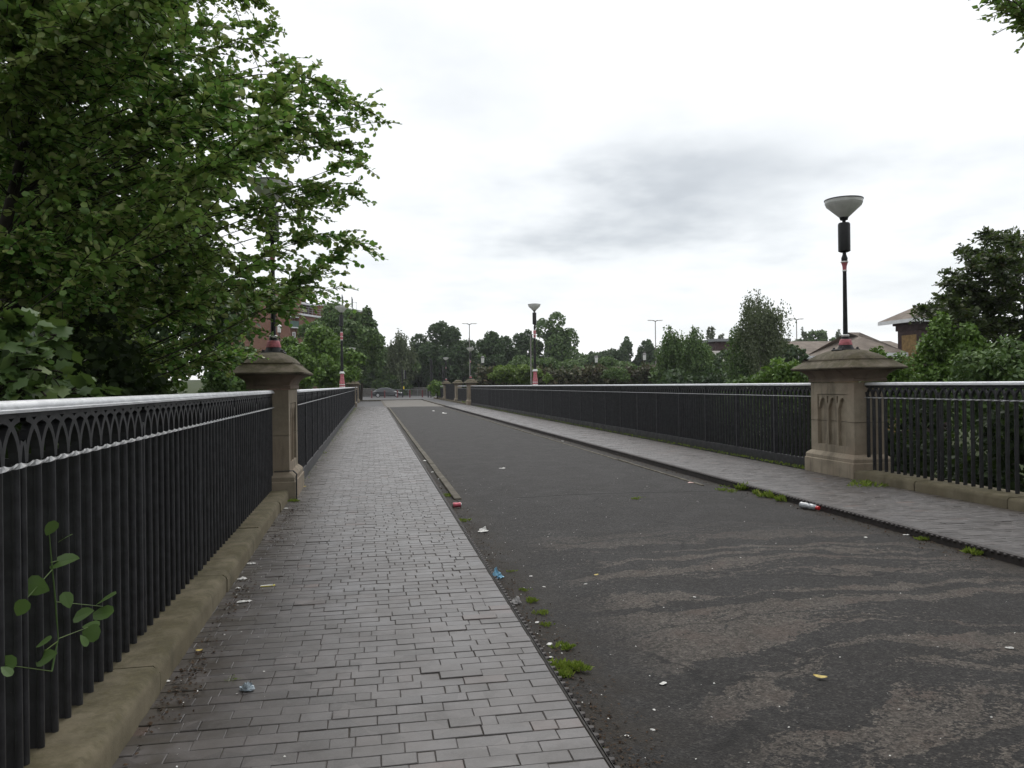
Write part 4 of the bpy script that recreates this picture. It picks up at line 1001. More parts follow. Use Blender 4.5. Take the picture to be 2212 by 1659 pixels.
# ------------------------------------------------------------------ far trees
G3 = 'trees beyond the bridge'
far = [ # px, top, bottom, width, depth, n, size, material, label
 (690, 706, 850, 190, 58, 9000, .26, 'bright_leaf', 'round bright green tree just behind the tall lamp beside the brick footway'),
 (640, 740, 850, 110, 52, 4500, .24, 'bright_leaf', 'low bright green bush tree beside the domed pillar cap'),
 (738, 660, 822, 196, 92, 12000, .34, 'mid_leaf', 'tall rounded tree in front of the brick flats, behind the brighter tree'),
 (778, 672, 822, 92, 96, 6000, .34, 'mid_leaf', 'rounded tree hiding the end of the brick flats beside the tall lamp'),
 (795, 760, 848, 100, 137, 5000, .34, 'dark_leaf', 'dark low tree behind the small lamps on the brick footway side'),
 (850, 752, 850, 110, 135, 6000, .40, 'mid_leaf', 'softly lit green tree above the parked car'),
 (950, 700, 848, 128, 140, 9000, .42, 'dark_leaf', 'tall dark round tree above the traffic signals'),
 (905, 730, 850, 60, 142, 3500, .42, 'dark_leaf', 'dark tree wedged between the birch and the tall round tree'),
 (1068, 716, 842, 110, 135, 7000, .42, 'dark_leaf', 'dark rounded tree beside the plain grey lamp column'),
 (1000, 740, 842, 70, 150, 4000, .42, 'mid_leaf', 'small tree behind the lamp column with twin arms'),
 (1195, 692, 840, 118, 140, 8000, .42, 'mid_leaf', 'tall uneven tree behind the tall lamp across the road'),
 (1135, 705, 840, 70, 145, 3500, .40, 'dark_leaf', 'thin topped tree just beside the tall lamp'),
 (1145, 768, 835, 130, 110, 7000, .34, 'mid_leaf', 'pale green willow like tree in front of the tall uneven tree'),
 (1115, 785, 832, 120, 78, 5000, .26, 'lime_leaf', 'bright lime green bush beside the pink lamp base'),
 (1240, 780, 835, 130, 120, 4000, .36, 'mid_leaf', 'low green tree in the gap where the sky dips'),
 (1344, 730, 835, 75, 160, 5000, .42, 'dark_leaf', 'small dark round tree on the skyline'),
 (1300, 752, 835, 70, 165, 3500, .42, 'dark_leaf', 'low dark tree next to the round one on the skyline'),
 (1398, 732, 835, 60, 160, 4000, .42, 'dark_leaf', 'dark tree beside the twin armed lamp column on the skyline'),
 (1330, 775, 835, 150, 105, 5500, .32, 'mid_leaf', 'rounded pale green bush tree above the copper hedge'),
 (1760, 712, 790, 80, 200, 4000, .50, 'mid_leaf', 'distant rounded tree above the long roof'),
 (1250, 800, 838, 420, 150, 7000, .45, 'mid_leaf', 'wide low wood behind the copper hedge'),
 (1010, 752, 845, 200, 165, 6000, .5, 'mid_leaf', 'soft hazy tree filling the gap behind the plain grey lamp column'),
 (1270, 768, 838, 190, 170, 6000, .5, 'mid_leaf', 'low hazy trees on the skyline where the sky dips'),
 (1420, 765, 838, 170, 165, 5000, .5, 'mid_leaf', 'hazy tree low behind the slim birches'),
 (820, 775, 850, 90, 150, 4000, .45, 'mid_leaf', 'soft green tree in the dip right of the brick flats'),
 (910, 770, 850, 130, 146, 6000, .42, 'mid_leaf', 'pale feathery tree between the birch and the signals'),
 (860, 800, 850, 280, 150, 6000, .45, 'dark_leaf', 'wide dark undergrowth behind the car and wall'),
]
for i, (px, top, bot, wd, d, n, ls, mt, lab) in enumerate(far):
    bgb('far_tree', lab, 'tree', px, top, bot, wd, d, int(n * 2.2), ls * .66, mt, 100 + i, G3, 40 if wd < 200 else 70, lo=.11, hi=.40, zmin=-1.1)
def bgw(label, px, top, bot, wd, d, ns, seed, mat='birch_leaf', ls=.26, drop=2.2):
    b0, c0, r0 = bg(px, top, bot, wd, d)
    weep_tree('birch_tree', label, b0, c0, (r0[0], r0[1], r0[2]), ns, seed, mat, ls, drop, 'birches beyond the bridge')
bgw('tall weeping birch with pale trunk, standing left of the long roof', 1640, 618, 800, 125, 58, 850, 201, ls=.17, drop=2.4)
bgw('darker lower half of a second birch beside the tall weeping one', 1600, 700, 850, 90, 60, 700, 202, 'mid_leaf', .19, 2.2)
bgw('slim birch beside the twin armed lamp column', 1450, 700, 840, 70, 74, 650, 203, 'mid_leaf', .22, 2.0)
bgw('slim wind blown birch between the poplar and the lamp column', 1497, 708, 840, 60, 72, 600, 204, 'mid_leaf', .22, 2.0)
bgw('soft grey green birch between two dark trees above the car', 868, 706, 820, 70, 132, 600, 205, 'birch_leaf', .36, 3.2)
bgb('far_tree', 'dark mass of leaves at the foot of the tall weeping birch', 'tree', 1640, 715, 850, 150, 64, 8000, .22, 'dark_leaf', 131, G3, 40)
bgb('far_tree', 'dense lower leaves below the slim birches', 'tree', 1480, 745, 850, 150, 80, 8000, .25, 'mid_leaf', 132, G3, 40)
for i, (px, top, bot, wd, d, lab) in enumerate([(1536, 690, 830, 30, 150, 'slender poplar beside the low tiled roof'), (1556, 712, 830, 20, 155, 'shorter poplar beside the slender one'), (1811, 708, 800, 20, 190, 'slender distant poplar behind the carved pillar lamp'), (1735, 706, 800, 22, 195, 'thin distant poplar near the twin armed column over the roof'), (1836, 716, 800, 14, 190, 'tiny distant poplar touching the lamp pole')]):
    bgb('poplar_tree', lab, 'tree', px, top, bot, wd, d, 2200, .40, 'birch_leaf', 150 + i, 'distant poplars', 30, ratio=1.0, shape='dia', lo=.12, hi=.25, zmin=-1.1)
# copper hedge behind the long railing
hq = np.random.RandomState(9)
def hedge(name, label, pa, pb, d, hgt, wid, n, ls, mat):
    a = at(*pa, d); b_ = at(*pb, d); root = empty(name, ((a.x + b_.x) / 2, (a.y + b_.y) / 2, tz((a.x + b_.x) / 2, (a.y + b_.y) / 2)), label, 'hedge')
    off = np.array(root.location); t = hq.rand(n)
    base = np.array(a)[None] * (1 - t)[:, None] + np.array(b_)[None] * t[:, None]
    ztop = hgt + .35 * np.sin(t * 34) * np.sin(t * 11 + 1) + .18 * np.sin(t * 90)
    zb_ = tz(*off[:2]); u = hq.rand(n) ** .6
    P = base.copy(); P[:, 2] = zb_ + (ztop - zb_) * u; P[:, 1] += hq.uniform(-1, 1, n) * wid
    P += hq.randn(n, 3) * .12
    link('foliage', leaves_mesh('foliage', P - off, hq.randn(n, 3), hq.randn(n, 3) + [0, -.3, .6], ls * hq.uniform(.6, 1.3, n), 'card', mat), root)
    m_ = MB()
    for i in range(14):
        p = Vector(a) * (1 - (i + .5) / 14) + Vector(b_) * ((i + .5) / 14)
        m_.tube([(p.x - off[0], p.y - off[1], tz(p.x, p.y) - off[2]), (p.x - off[0] + .1, p.y - off[1], hgt - .5 - off[2])], [.08, .03], 5)
    o = m_.build('stems', 'bark', root); o['kind'] = 'stuff'
hedge('copper_hedge', 'reddish brown hedge running behind the long opposite railing', (1030, 815), (1450, 815), 84, 3.15, 1.0, 14000, .26, 'copper_leaf')
hedge('green_hedge', 'dark green hedge in front of the low roofs beyond the birches', (1440, 820), (1760, 820), 70, 2.2, 1.2, 9000, .26, 'dark_leaf')
bgb('bush', 'overgrown bright bush swallowing the last distant railing', 'bush', 945, 822, 862, 40, 96, 3000, .2, 'bright_leaf', 171, None, 24, shape='dia')
bgb('bush', 'small green sprig rising from the copper hedge beside the pink lamp base', 'bush', 1183, 806, 830, 22, 70, 700, .16, 'lime_leaf', 172, None, 12, shape='dia')
bgb('bush', 'green shrub growing up through the copper hedge', 'bush', 1330, 792, 830, 60, 76, 1500, .2, 'mid_leaf', 173, None, 20, shape='dia')

for i, (x, y, r_, zc_, lab) in enumerate([(-14, 40, 5.0, 3.0, 'tree on the bank beyond the alder, hidden behind it'), (-22, 62, 6.5, 4.5, 'larger tree on the bank beyond the alder'), (-33, 88, 8.0, 6.0, 'tree in front of the far end of the brick flats'), (-48, 70, 8.0, 5.0, 'tree on the open bank beyond the alder'), (-30, 36, 6.0, 3.0, 'spreading tree low on the bank beyond the alder'), (52, 30, 7.0, 4.0, 'tree behind the spreading dark tree'), (62, 52, 8.0, 5.0, 'tree beside the tower beyond the spreading dark tree')]):
    blob_tree('bank_tree', lab, 'tree', (x, y, tz(x, y)), (x, y, zc_), (r_, r_, r_ * .95), 8000, .30, 'mid_leaf', 440 + i, 40, True, 'trees on the banks beside the bridge', lo=.11, hi=.40)
# unseen trees added to block sky light and darken faces turned to the viewpoint
for i, (x, y, rr_, zc_, lab) in enumerate([(-6.2, 1.0, 3.8, 5.5, 'unseen tree added beside the alder to block sky light'), (13.5, 1.0, 4.2, 6.0, 'unseen tree added across the road to block sky light'), (4.5, -19.0, 6.5, 7.5, 'big unseen tree added far behind the viewpoint to block sky light'), (-7.0, -7.0, 4.6, 5.5, 'unseen tree added behind the viewpoint on the alder side to block sky light'), (12.0, -9.0, 5.0, 5.5, 'unseen tree added behind the viewpoint across the road to block sky light'), (-3.0, -16.0, 5.0, 6.0, 'unseen tree added further behind the viewpoint beside the footway to block sky light')]):
    blob_tree('sky_block_tree', lab, 'tree', (x, y, tz(x, y)), (x, y, zc_), (rr_, rr_, 6.2), 7000, .42, 'dark_leaf', 400 + i, 40, True, 'unseen trees added to block sky light', 'dia')
# ------------------------------------------------------------------ brick flats
def flat_frame(p0, p1):
    """local frame: u along the facade, v outwards (towards the camera side), z up"""
    d = Vector((p1[0] - p0[0], p1[1] - p0[1], 0)); ln = d.length; d.normalize(); n = Vector((d.y, -d.x, 0))
    return d, n, ln
def fwin(root, p0, u, n, s, z0, z1, w_, bars=1, mat='window_white'):
    """window on a facade: frame with panes, standing proud of the wall"""
    def pt(a, o_, z): v = Vector((p0[0], p0[1], 0)) + u * a + n * o_; return (v.x - root.location.x, v.y - root.location.y, z - root.location.z)
    def bx_(m__, a0, a1, z_0, z_1, o0, o1):
        vs_ = [pt(a, o_, z) for z in (z_0, z_1) for a, o_ in ((a0, o0), (a1, o0), (a1, o1), (a0, o1))]
        m__.add(vs_, [(3, 2, 1, 0), (4, 5, 6, 7), (0, 1, 5, 4), (1, 2, 6, 5), (2, 3, 7, 6), (3, 0, 4, 7)])
    f = MB(); t = .10
    bx_(f, s, s + w_, z0, z0 + t, .003, .07); bx_(f, s, s + w_, z1 - t, z1, .003, .07)
    bx_(f, s, s + t, z0 + t, z1 - t, .003, .07); bx_(f, s + w_ - t, s + w_, z0 + t, z1 - t, .003, .07)
    for i in range(bars): bx_(f, s + w_ * (i + 1) / (bars + 1) - .04, s + w_ * (i + 1) / (bars + 1) + .04, z0 + t, z1 - t, .003, .06)
    fo = f.build('window', mat, root)
    g_ = MB(); bx_(g_, s + t, s + w_ - t, z0 + t, z1 - t, .002, .02); 
    go = g_.build('pane', 'window_glass', fo)
DB = 128
pA = at(470, 835, DB); pB = at(628, 835, DB); pC = at(648, 835, DB + 2); pD = at(798, 835, DB + 26)
root = empty('apartment_building', (pB.x, pB.y, 0), 'red brick flats with white windows rising behind the trees and the near lamp', 'building')
def zpx(py, d): return at(700, py, d).z + (H - at(700, 832.5, d).z) * 0
def slab(poly, z0, z1, nm, mat, parent=root):
    l = parent.location if parent.parent is None else Vector((0, 0, 0))
    return MB().prism([(x - root.location.x, y - root.location.y) for x, y in poly], 'z', z0, z1).build(nm, mat, parent)
def off(p, q_, k_):   # push a point k_ metres to the back of facade p->q
    return p
uA, nA, lA = flat_frame(pA, pC)
back = -nA * 12
zt = at(640, 627, DB).z
slab([(pA.x, pA.y), (pB.x, pB.y), (pB.x + back.x, pB.y + back.y), (pA.x + back.x, pA.y + back.y)], -.6, zt, 'wall', 'red_brick')
# the set back bay with balconies
rb = -nA * 1.4
slab([(pB.x + rb.x, pB.y + rb.y), (pC.x + rb.x, pC.y + rb.y), (pC.x + back.x, pC.y + back.y), (pB.x + back.x - .01, pB.y + back.y)], -.6, zt + .003, 'bay_wall', 'red_brick')
slab([(pA.x + nA.x * .3, pA.y + nA.y * .3), (pC.x + nA.x * .3, pC.y + nA.y * .3), (pC.x + back.x, pC.y + back.y), (pA.x + back.x, pA.y + back.y)], zt + .004, zt + .35, 'roof', 'fascia_white')
# right hand wing, lower and running back
zw = at(700, 656, DB + 6).z; uC, nC, lC = flat_frame(pC, pD); bk2 = -nC * 11
ze = at(672, 679, DB + 3).z
pM = pC + uC * (lC * .30)
slab([(pC.x, pC.y), (pM.x, pM.y), (pM.x + bk2.x, pM.y + bk2.y), (pC.x + bk2.x, pC.y + bk2.y)], -.6, ze - .2, 'wall', 'red_brick')
o = slab([(pC.x + nC.x * .35, pC.y + nC.y * .35), (pM.x + nC.x * .35, pM.y + nC.y * .35), (pM.x - nC.x * 2, pM.y - nC.y * 2), (pC.x - nC.x * 2, pC.y - nC.y * 2)], ze - .197, ze + .10, 'terrace', 'fascia_white')
s2 = -nC * 2.2
slab([(pC.x + s2.x, pC.y + s2.y), (pM.x + s2.x, pM.y + s2.y), (pM.x + bk2.x, pM.y + bk2.y), (pC.x + bk2.x, pC.y + bk2.y)], ze - .19, zw, 'upper_wall', 'dark_brick')
slab([(pM.x + .01, pM.y + .01), (pD.x, pD.y), (pD.x + bk2.x, pD.y + bk2.y), (pM.x + bk2.x + .01, pM.y + bk2.y)], -.6, zw + .004, 'wall', 'red_brick')
slab([(pC.x - nC.x * 1.7, pC.y - nC.y * 1.7), (pM.x - nC.x * 1.7, pM.y - nC.y * 1.7), (pM.x + nC.x * .5, pM.y + nC.y * .5), (pD.x + nC.x * .5 + uC.x * .5, pD.y + nC.y * .5 + uC.y * .5), (pD.x + bk2.x, pD.y + bk2.y), (pC.x + bk2.x, pC.y + bk2.y)], zw + .008, zw + .34, 'roof', 'fascia_white')
ph0 = pC + uC * 1.5 - nC * 3.2; ph1 = ph0 + uC * 3.4
slab([(ph0.x, ph0.y), (ph1.x, ph1.y), (ph1.x - nC.x * 5, ph1.y - nC.y * 5), (ph0.x - nC.x * 5, ph0.y - nC.y * 5)], zw + .345, at(685, 620, DB + 7).z, 'plant_room', 'grey_clad')
# terrace rail
tr_ = MB()
for t_ in np.linspace(0, 1, 7):
    p = pC + uC * (lC * .30 * t_) + nC * .25 - root.location; tr_.tube([(p.x, p.y, ze + .1), (p.x, p.y, ze + 1.25)], .035, 5)
for hz in (.5, .85, 1.25):
    a_ = pC + nC * .25 - root.location; b_ = pM + nC * .25 - root.location; tr_.tube([(a_.x, a_.y, ze + hz), (b_.x, b_.y, ze + hz)], .03, 5)
tr_.build('terrace_rail', 'grey_steel', root)
# windows: by the pixel they show at
def winpx(px0, px1, py0, py1, p0, u_, n_, dd, bars=1):
    c0 = at(px0, py1, dd); s_ = (Vector((c0.x, c0.y, 0)) - Vector((p0[0], p0[1], 0))).dot(u_)
    fwin(root, p0, u_, n_, s_, at(px0, py1, dd).z, at(px0, py0, dd).z, max(.5, (px1 - px0) * dd / F), bars)
for a_ in ((519, 535, 715, 730), (532, 546, 690, 705), (519, 533, 660, 675), (555, 568, 690, 705), (555, 568, 655, 670)):
    winpx(*a_, pA, uA, nA, DB, 1)
pB2 = pB + rb
for a_ in ((618.5, 627, 652, 665), (618.5, 627, 715, 730), (630, 635, 717, 729)): winpx(a_[0] + 1.5, a_[1] + 1.5, a_[2], a_[3], pB2, uA, nA, DB + 1.4, 1)
winpx(618.5, 624, 692, 704, pB2, uA, nA, DB + 1.2, 0)
fwin(root, pC, uC, nC, lC * .02 + .6, at(650, 712, DB + 2).z, at(650, 701, DB + 2).z, .95, 0)
fwin(root, pM, uC, nC, .4, at(694, 675, DB + 8).z, at(694, 661, DB + 8).z, 1.6, 2)
fwin(root, pM, uC, nC, 3.4, at(704, 675, DB + 8).z, at(704, 663, DB + 8).z, .8, 0)
slabs = MB()
for py in (683, 706):
    z_ = at(620, py, DB).z; a_ = pB - root.location; c_ = pC - root.location
    slabs.prism([(a_.x + .02, a_.y + .02), (c_.x - .02, c_.y), (c_.x - nA.x * 1.39, c_.y - nA.y * 1.39), (a_.x - nA.x * 1.39 + .02, a_.y - nA.y * 1.39)], 'z', z_ - .12, z_ + .05)
slabs.build('balcony_slab', 'fascia_white', root)
m_ = MB(); z_ = at(620, 705, DB).z; a_ = pB - root.location; c_ = pC - root.location
m_.prism([(a_.x + .05, a_.y), (c_.x - .05, c_.y), (c_.x - .05 - nA.x * .06, c_.y - nA.y * .06), (a_.x + .05 - nA.x * .06, a_.y - nA.y * .06)], 'z', z_, z_ + .95)
m_.build('balcony_panel', 'green_panel', root)
for px, top, bot in ((741, 640, 668), (762, 645, 668), (650, 610, 628)):   # aerials
    b_ = at(px, bot, DB + 12) - root.location; t_ = at(px, top, DB + 12) - root.location
    an = MB().tube([(b_.x, b_.y, b_.z - 1.5), (b_.x, b_.y, t_.z)], .06, 5)
    an.box(b_.x - .22, b_.y - .1, b_.z + .4, b_.x - .06, b_.y + .1, t_.z + .3); an.tube([(b_.x + .6, b_.y, b_.z - .4), (b_.x + .6, b_.y, t_.z - .6)], .03, 4); an.tube([(b_.x - .2, b_.y, t_.z - .7), (b_.x + .8, b_.y, t_.z - .7)], .025, 4)
    an.build('aerial', 'grey_steel', root)

# ------------------------------------------------------------------ low tiled buildings on the other side
def hip_roof(root, x0, y0, x1, y1, ze_, zr, ridge_in, nm='roof', eave=.6, mat='roof_tile'):
    l = root.location; x0 -= l.x + eave; x1 -= l.x - eave; y0 -= l.y + eave; y1 -= l.y - eave
    cy = (y0 + y1) / 2
    vs_ = [(x0, y0, ze_), (x1, y0, ze_), (x1, y1, ze_), (x0, y1, ze_), (x0 + ridge_in, cy, zr), (x1 - ridge_in, cy, zr)]
    MB().add(vs_, [(0, 1, 5, 4), (1, 2, 5), (2, 3, 4, 5), (3, 0, 4), (3, 2, 1, 0)]).build(nm, mat, root)
    m_ = MB().box(x0, y0 - .03, ze_ - .30, x1, y0 + .08, ze_ - .005); m_.box(x0 - .03, y0 + .08, ze_ - .30, x0 + .08, y1, ze_ - .005)
    m_.build('fascia', 'fascia_white', root)
DT = 66
# square tower
ta = at(1986, 800, DT); tw_ = 2.7
root = empty('tower_building', (ta.x, ta.y, tz(ta.x, ta.y)), 'square brick tower with pyramid tiled roof behind the bushes', 'building')
zE = at(1943, 689, DT).z; zA = at(1985, 660, DT + 2).z; zg = -.0
bz = root.location.z
def lb(x0, y0, z0, x1, y1, z1, nm, mat, r_=None): 
    r_ = r_ or root
    return MB().box(x0, y0, z0 - r_.location.z, x1, y1, z1 - r_.location.z).build(nm, mat, r_)
lb(0, 0, bz, tw_, tw_, at(1943, 712, DT).z, 'tower_wall', 'dark_brick')
lb(-.03, .30, bz, -.004, tw_ - .55, at(1943, 722, DT).z, 'brick_panel', 'yellow_brick')
lb(-.12, -.12, at(1943, 711.8, DT).z, tw_ + .12, tw_ + .12, at(1943, 700, DT).z, 'corbel', 'dark_brick')
lb(-.28, -.28, at(1943, 699.8, DT).z, tw_ + .28, tw_ + .28, zE - .05, 'corbel', 'dark_brick')
hip_roof(root, ta.x, ta.y, ta.x + tw_, ta.y + tw_, zE - bz, zA - bz + .1, tw_ / 2 + 1.1 - .01, eave=1.1)
# long low hall in front of it
ha = at(1700, 770, DT + 6); hb = at(1880, 770, DT + 6)
root = empty('hall_building', (ha.x, ha.y, tz(ha.x, ha.y)), 'long low building with tiled roof and white fascia behind the carved pillar', 'building')
bz = root.location.z; zE = at(1790, 767, DT + 6).z; zR_ = at(1790, 741, DT + 9).z
lw = hb.x - ha.x
lb(0, 0, bz, lw + 6, 9, zE - .3, 'wall', 'dark_brick')
hip_roof(root, ha.x, ha.y, ha.x + lw + 6, ha.y + 9, zE - bz, zR_ - bz + .3, .4, eave=.5)
hc = at(1846, 765, DT - 1); hd = at(1960, 765, DT - 1)
root = empty('wing_building', (hc.x, hc.y, tz(hc.x, hc.y)), 'hipped tiled roof wing joined beside the square tower', 'building')
bz = root.location.z; zE = at(1880, 762, DT - 1).z; zR_ = at(1900, 722, DT + 3).z
lb(.6, .6, bz, hd.x - hc.x, 7, zE - .3, 'wall', 'yellow_brick')
hip_roof(root, hc.x + .6, hc.y + .6, hd.x, hc.y + 7, zE - bz, zR_ - bz + .2, 3.0, eave=.6)
# small roofs among the birches
sa = at(1517, 784, 92)
root = empty('shed_building', (sa.x, sa.y, tz(sa.x, sa.y)), 'small pale roofed shed glimpsed between the two birches', 'building')
bz = root.location.z; lb(0, 0, bz, 5, 6, at(1520, 786, 92).z, 'wall', 'dark_brick'); hip_roof(root, sa.x, sa.y, sa.x + 5, sa.y + 6, at(1520, 784, 92).z - bz, at(1530, 757, 94).z - bz, 1.6, eave=.4, mat='roof_grey')
sb = at(1546, 736, 100)
root = empty('flat_building', (sb.x, sb.y, tz(sb.x, sb.y)), 'flat roofed building with white edge behind the tall weeping birch', 'building')
bz = root.location.z; lb(0, 0, bz, 9.6, 7, at(1546, 738, 100).z, 'wall', 'dark_brick'); lb(-.4, -.4, at(1546, 738, 100).z + .003, 10, 7.4, at(1546, 732, 100).z, 'roof_edge', 'grey_steel')

# ------------------------------------------------------------------ street at the far end
def column(px, top, d, label, arms=2, zb_=None, hd=True):
    p = at(px, top, d); z0 = zb_ if zb_ is not None else tz(p.x, p.y)
    root = empty('street_light', (p.x, p.y, z0), label, 'street light', 'tall street lights beyond the bridge')
    h = p.z - z0
    MB().tube([(0, 0, 0), (0, 0, 1.4), (0, 0, 1.42), (0, 0, h)], [.11, .10, .075, .055], 8).build('column', 'column_steel', root, 50)
    if hd:
        for s_ in ((-1, 1) if arms == 2 else (1,)):
            MB().tube([(0, 0, h - .08), (s_ * .2, 0, h + .02), (s_ * .4, 0, h + .05)], .06, 6).build('arm', 'column_steel', root)
            MB().rect([(h + .0, .10, .06), (h + .03, .34, .12), (h + .10, .34, .12), (h + .15, .18, .08)], s_ * .68, 0, .03).build('lantern', 'lamp_glass', root, 40)
    return root
column(1013.8, 700, 108, 'tall grey lamp column with two arms above the distant pillars')
column(1415.5, 693, 104, 'tall twin armed lamp column rising over the slim birches')
column(1720.5, 690, 104, 'tall twin armed lamp column beside the tall weeping birch')
column(1146, 722, 74, 'plain pale lamp column beside the tall pink based lamp', 1, None, False)
def post_lantern(px, top, d, label, white=False):
    p = at(px, top, d); z0 = tz(p.x, p.y); h = p.z - z0
    root = empty('post_lantern', (p.x, p.y, z0), label, 'lantern', 'small post top lanterns beyond the railing')
    MB().tube([(0, 0, 0), (0, 0, h - .9)], [.07, .05], 8).build('post', 'signal_black', root, 50)
    MB().lathe([(h - .9, .06), (h - .82, .17), (h - .8, .17)], 10).build('lantern_base', 'signal_black', root)
    MB().lathe([(h - .8, .16), (h - .2, .19)], 10).build('lantern_glass', 'lamp_glass', root, 50)
    MB().lathe([(h - .2, .24), (h - .12, .22), (h, .05)], 10).build('lantern_roof', 'white_paint' if white else 'lamp_lid', root)
post_lantern(1042.5, 769, 91, 'small post lantern in front of the dark rounded tree beside the lime bush')
post_lantern(1288, 768, 91, 'small post lantern standing alone above the middle of the copper hedge')
post_lantern(1392, 762, 87, 'small post lantern beside the slim birches')
post_lantern(603, 701, 80, 'white topped post lantern in front of the brick flats', True)

# saloon car
def car(px0, px1, d, label):
    c = at((px0 + px1) / 2, 845, d); ln = 4.55; z0 = -.04
    root = empty('parked_car', (c.x, c.y, z0), label, 'car', None, -.02)
    st = [(-2.27, .42, .66, .62), (-2.22, .30, .86, .72), (-1.9, .26, .93, .82), (-1.2, .24, .93, .87), (0, .24, .91, .88), (.9, .24, .90, .87), (1.5, .26, .82, .85), (2.0, .28, .72, .78), (2.2, .30, .62, .70), (2.28, .40, .54, .58)]
    rs_ = []
    for x, zb_, zt_, hw in st:
        rs_.append([(x, -hw * .93, zb_), (x, -hw, zb_ + .12), (x, -hw, (zb_ + zt_) / 2), (x, -hw * .95, zt_ - .06), (x, -hw * .82, zt_), (x, hw * .82, zt_), (x, hw * .95, zt_ - .06), (x, hw, (zb_ + zt_) / 2), (x, hw, zb_ + .12), (x, hw * .93, zb_)])
    MB().rings(rs_).build('body', 'car_paint', root, 40)
    cs = [(-1.95, .90, .60, .935), (-1.45, .90, .78, 1.20), (-.9, .90, .80, 1.395), (-.2, .90, .80, 1.435), (.3, .90, .80, 1.38), (.85, .90, .78, 1.14), (1.30, .88, .62, .90)]
    MB().rings([[(x, -hw, zb_), (x, -hw * .80, zt_ - .03), (x, -hw * .66, zt_), (x, hw * .66, zt_), (x, hw * .80, zt_ - .03), (x, hw, zb_)] for x, zb_, hw, zt_ in cs]).build('cabin_glass', 'window_glass', root, 40)
    MB().rings([[(x, -hw * .66, zt_ - .02), (x, -hw * .64, zt_ + .012), (x, hw * .64, zt_ + .012), (x, hw * .66, zt_ - .02)] for x, zb_, hw, zt_ in cs[1:6]]).build('roof', 'car_paint', root, 40)
    for s_ in (-1, 1):
        MB().tube([(x, s_ * (hw * .82 + .01), zt_ - .03) for x, zb_, hw, zt_ in cs], .022, 5).build('window_trim', 'chrome', root)
        MB().box(-1.9, s_ * .875 - .012, .88, 1.3, s_ * .875 + .012, .905).build('waist_trim', 'chrome', root)
        MB().box(-1.15, s_ * .885 - .012, .36, .95, s_ * .885 + .012, .39).build('sill_trim', 'chrome', root)
        MB().tube([(-.28, s_ * .79, .91), (-.25, s_ * .63, 1.42)], .035, 5).build('door_pillar', 'car_paint', root)
        for x in (-1.38, 1.36):
            wv = MB()
            def wheel(r0, r1, y0, y1): return MB().rings([[(x + r_ * math.cos(a_), y_, .32 + r_ * math.sin(a_)) for a_ in np.linspace(0, 2 * math.pi, 19)[:-1]] for y_, r_ in ((y0, r0), (y0, r1), (y1, r1), (y1, r0))])
            ww = wheel(.2, .32, s_ * .70, s_ * .905).build('wheel', 'rubber', root, 40)
            wheel(.03, .21, s_ * .86, s_ * .912).build('rim', 'alloy', ww, 40)
        MB().rect([(.56, .10, .16), (.66, .13, .18), (.70, .06, .12)], 2.10, s_ * .58, .02).build('headlight', 'chrome', root)
        MB().rect([(.68, .05, .18), (.80, .05, .20), (.83, .03, .15)], -2.22, s_ * .50, .02).build('tail_light', 'red_lens', root)
    MB().box(-2.30, -.26, .62, -2.24, .26, .74).build('number_plate', 'wrapper_yellow', root)
car(803, 870.6, 118, 'dark grey saloon car crossing beyond the red bollards')
for i, (px, lab) in enumerate([(803, 'dark red bollard at the tail of the car'), (831, 'dark red bollard in front of the car doors'), (858.5, 'dark red bollard in front of the car bonnet'), (885.5, 'dark red bollard in the open space after the car'), (912.5, 'dark red bollard nearest the overgrown bush')]):
    p = at(px, 853.5, 114)
    root = empty('bollard', (p.x, p.y, -.04), lab, 'bollard', 'dark red bollards at the end of the bridge')
    MB().lathe([(0, .13), (.05, .13), (.06, .10), (.12, .095), (.85, .085), (.86, .10), (.90, .10), (.92, .085)], 12).build('shaft', 'bollard_red', root, 40)
    MB().lathe([(.92, .075), (.98, .10), (1.04, .085), (1.08, .02)], 12).build('cap', 'bollard_red', root, 50)
# pedestrian guard rail
ga, gb = at(762, 848, 126), at(962, 848, 126)
root = empty('guard_rail', (ga.x, ga.y, -.05), 'grey steel pedestrian guard rail behind the car', 'railing')
du = (gb - ga); n = 11
MB().tube([(0, 0, 1.12), (du.x, du.y, 1.12)], .03, 6).build('top_rail', 'grey_steel', root); MB().tube([(0, 0, .15), (du.x, du.y, .15)], .025, 6).build('bottom_rail', 'grey_steel', root)
for i in range(n):
    t = i / (n - 1); MB().tube([(du.x * t, du.y * t, 0), (du.x * t, du.y * t, 1.15)], .035, 6).build('post', 'grey_steel', root)
m_ = MB()
for i in range(130):
    t = (i + .5) / 130; m_.box(du.x * t - .008, du.y * t - .008, .17, du.x * t + .008, du.y * t + .008, 1.1)
m_.build('infill_bars', 'grey_steel', root)['kind'] = 'stuff'
wa = at(700, 848, 132); wb = at(1000, 848, 132)
root = empty('parapet_wall', (wa.x, wa.y, -.1), 'low dark wall with pale coping behind the guard rail', 'wall')
MB().box(0, 0, 0, wb.x - wa.x, .35, 1.32).build('wall_body', 'wall_stone', root)
nst = 20
for i in range(nst):
    a_ = (wb.x - wa.x) / nst; MB().box(a_ * i + .01, -.05, 1.322, a_ * (i + 1) - .01, .40, 1.42, .02).build('coping_stone', 'roof_grey', root)
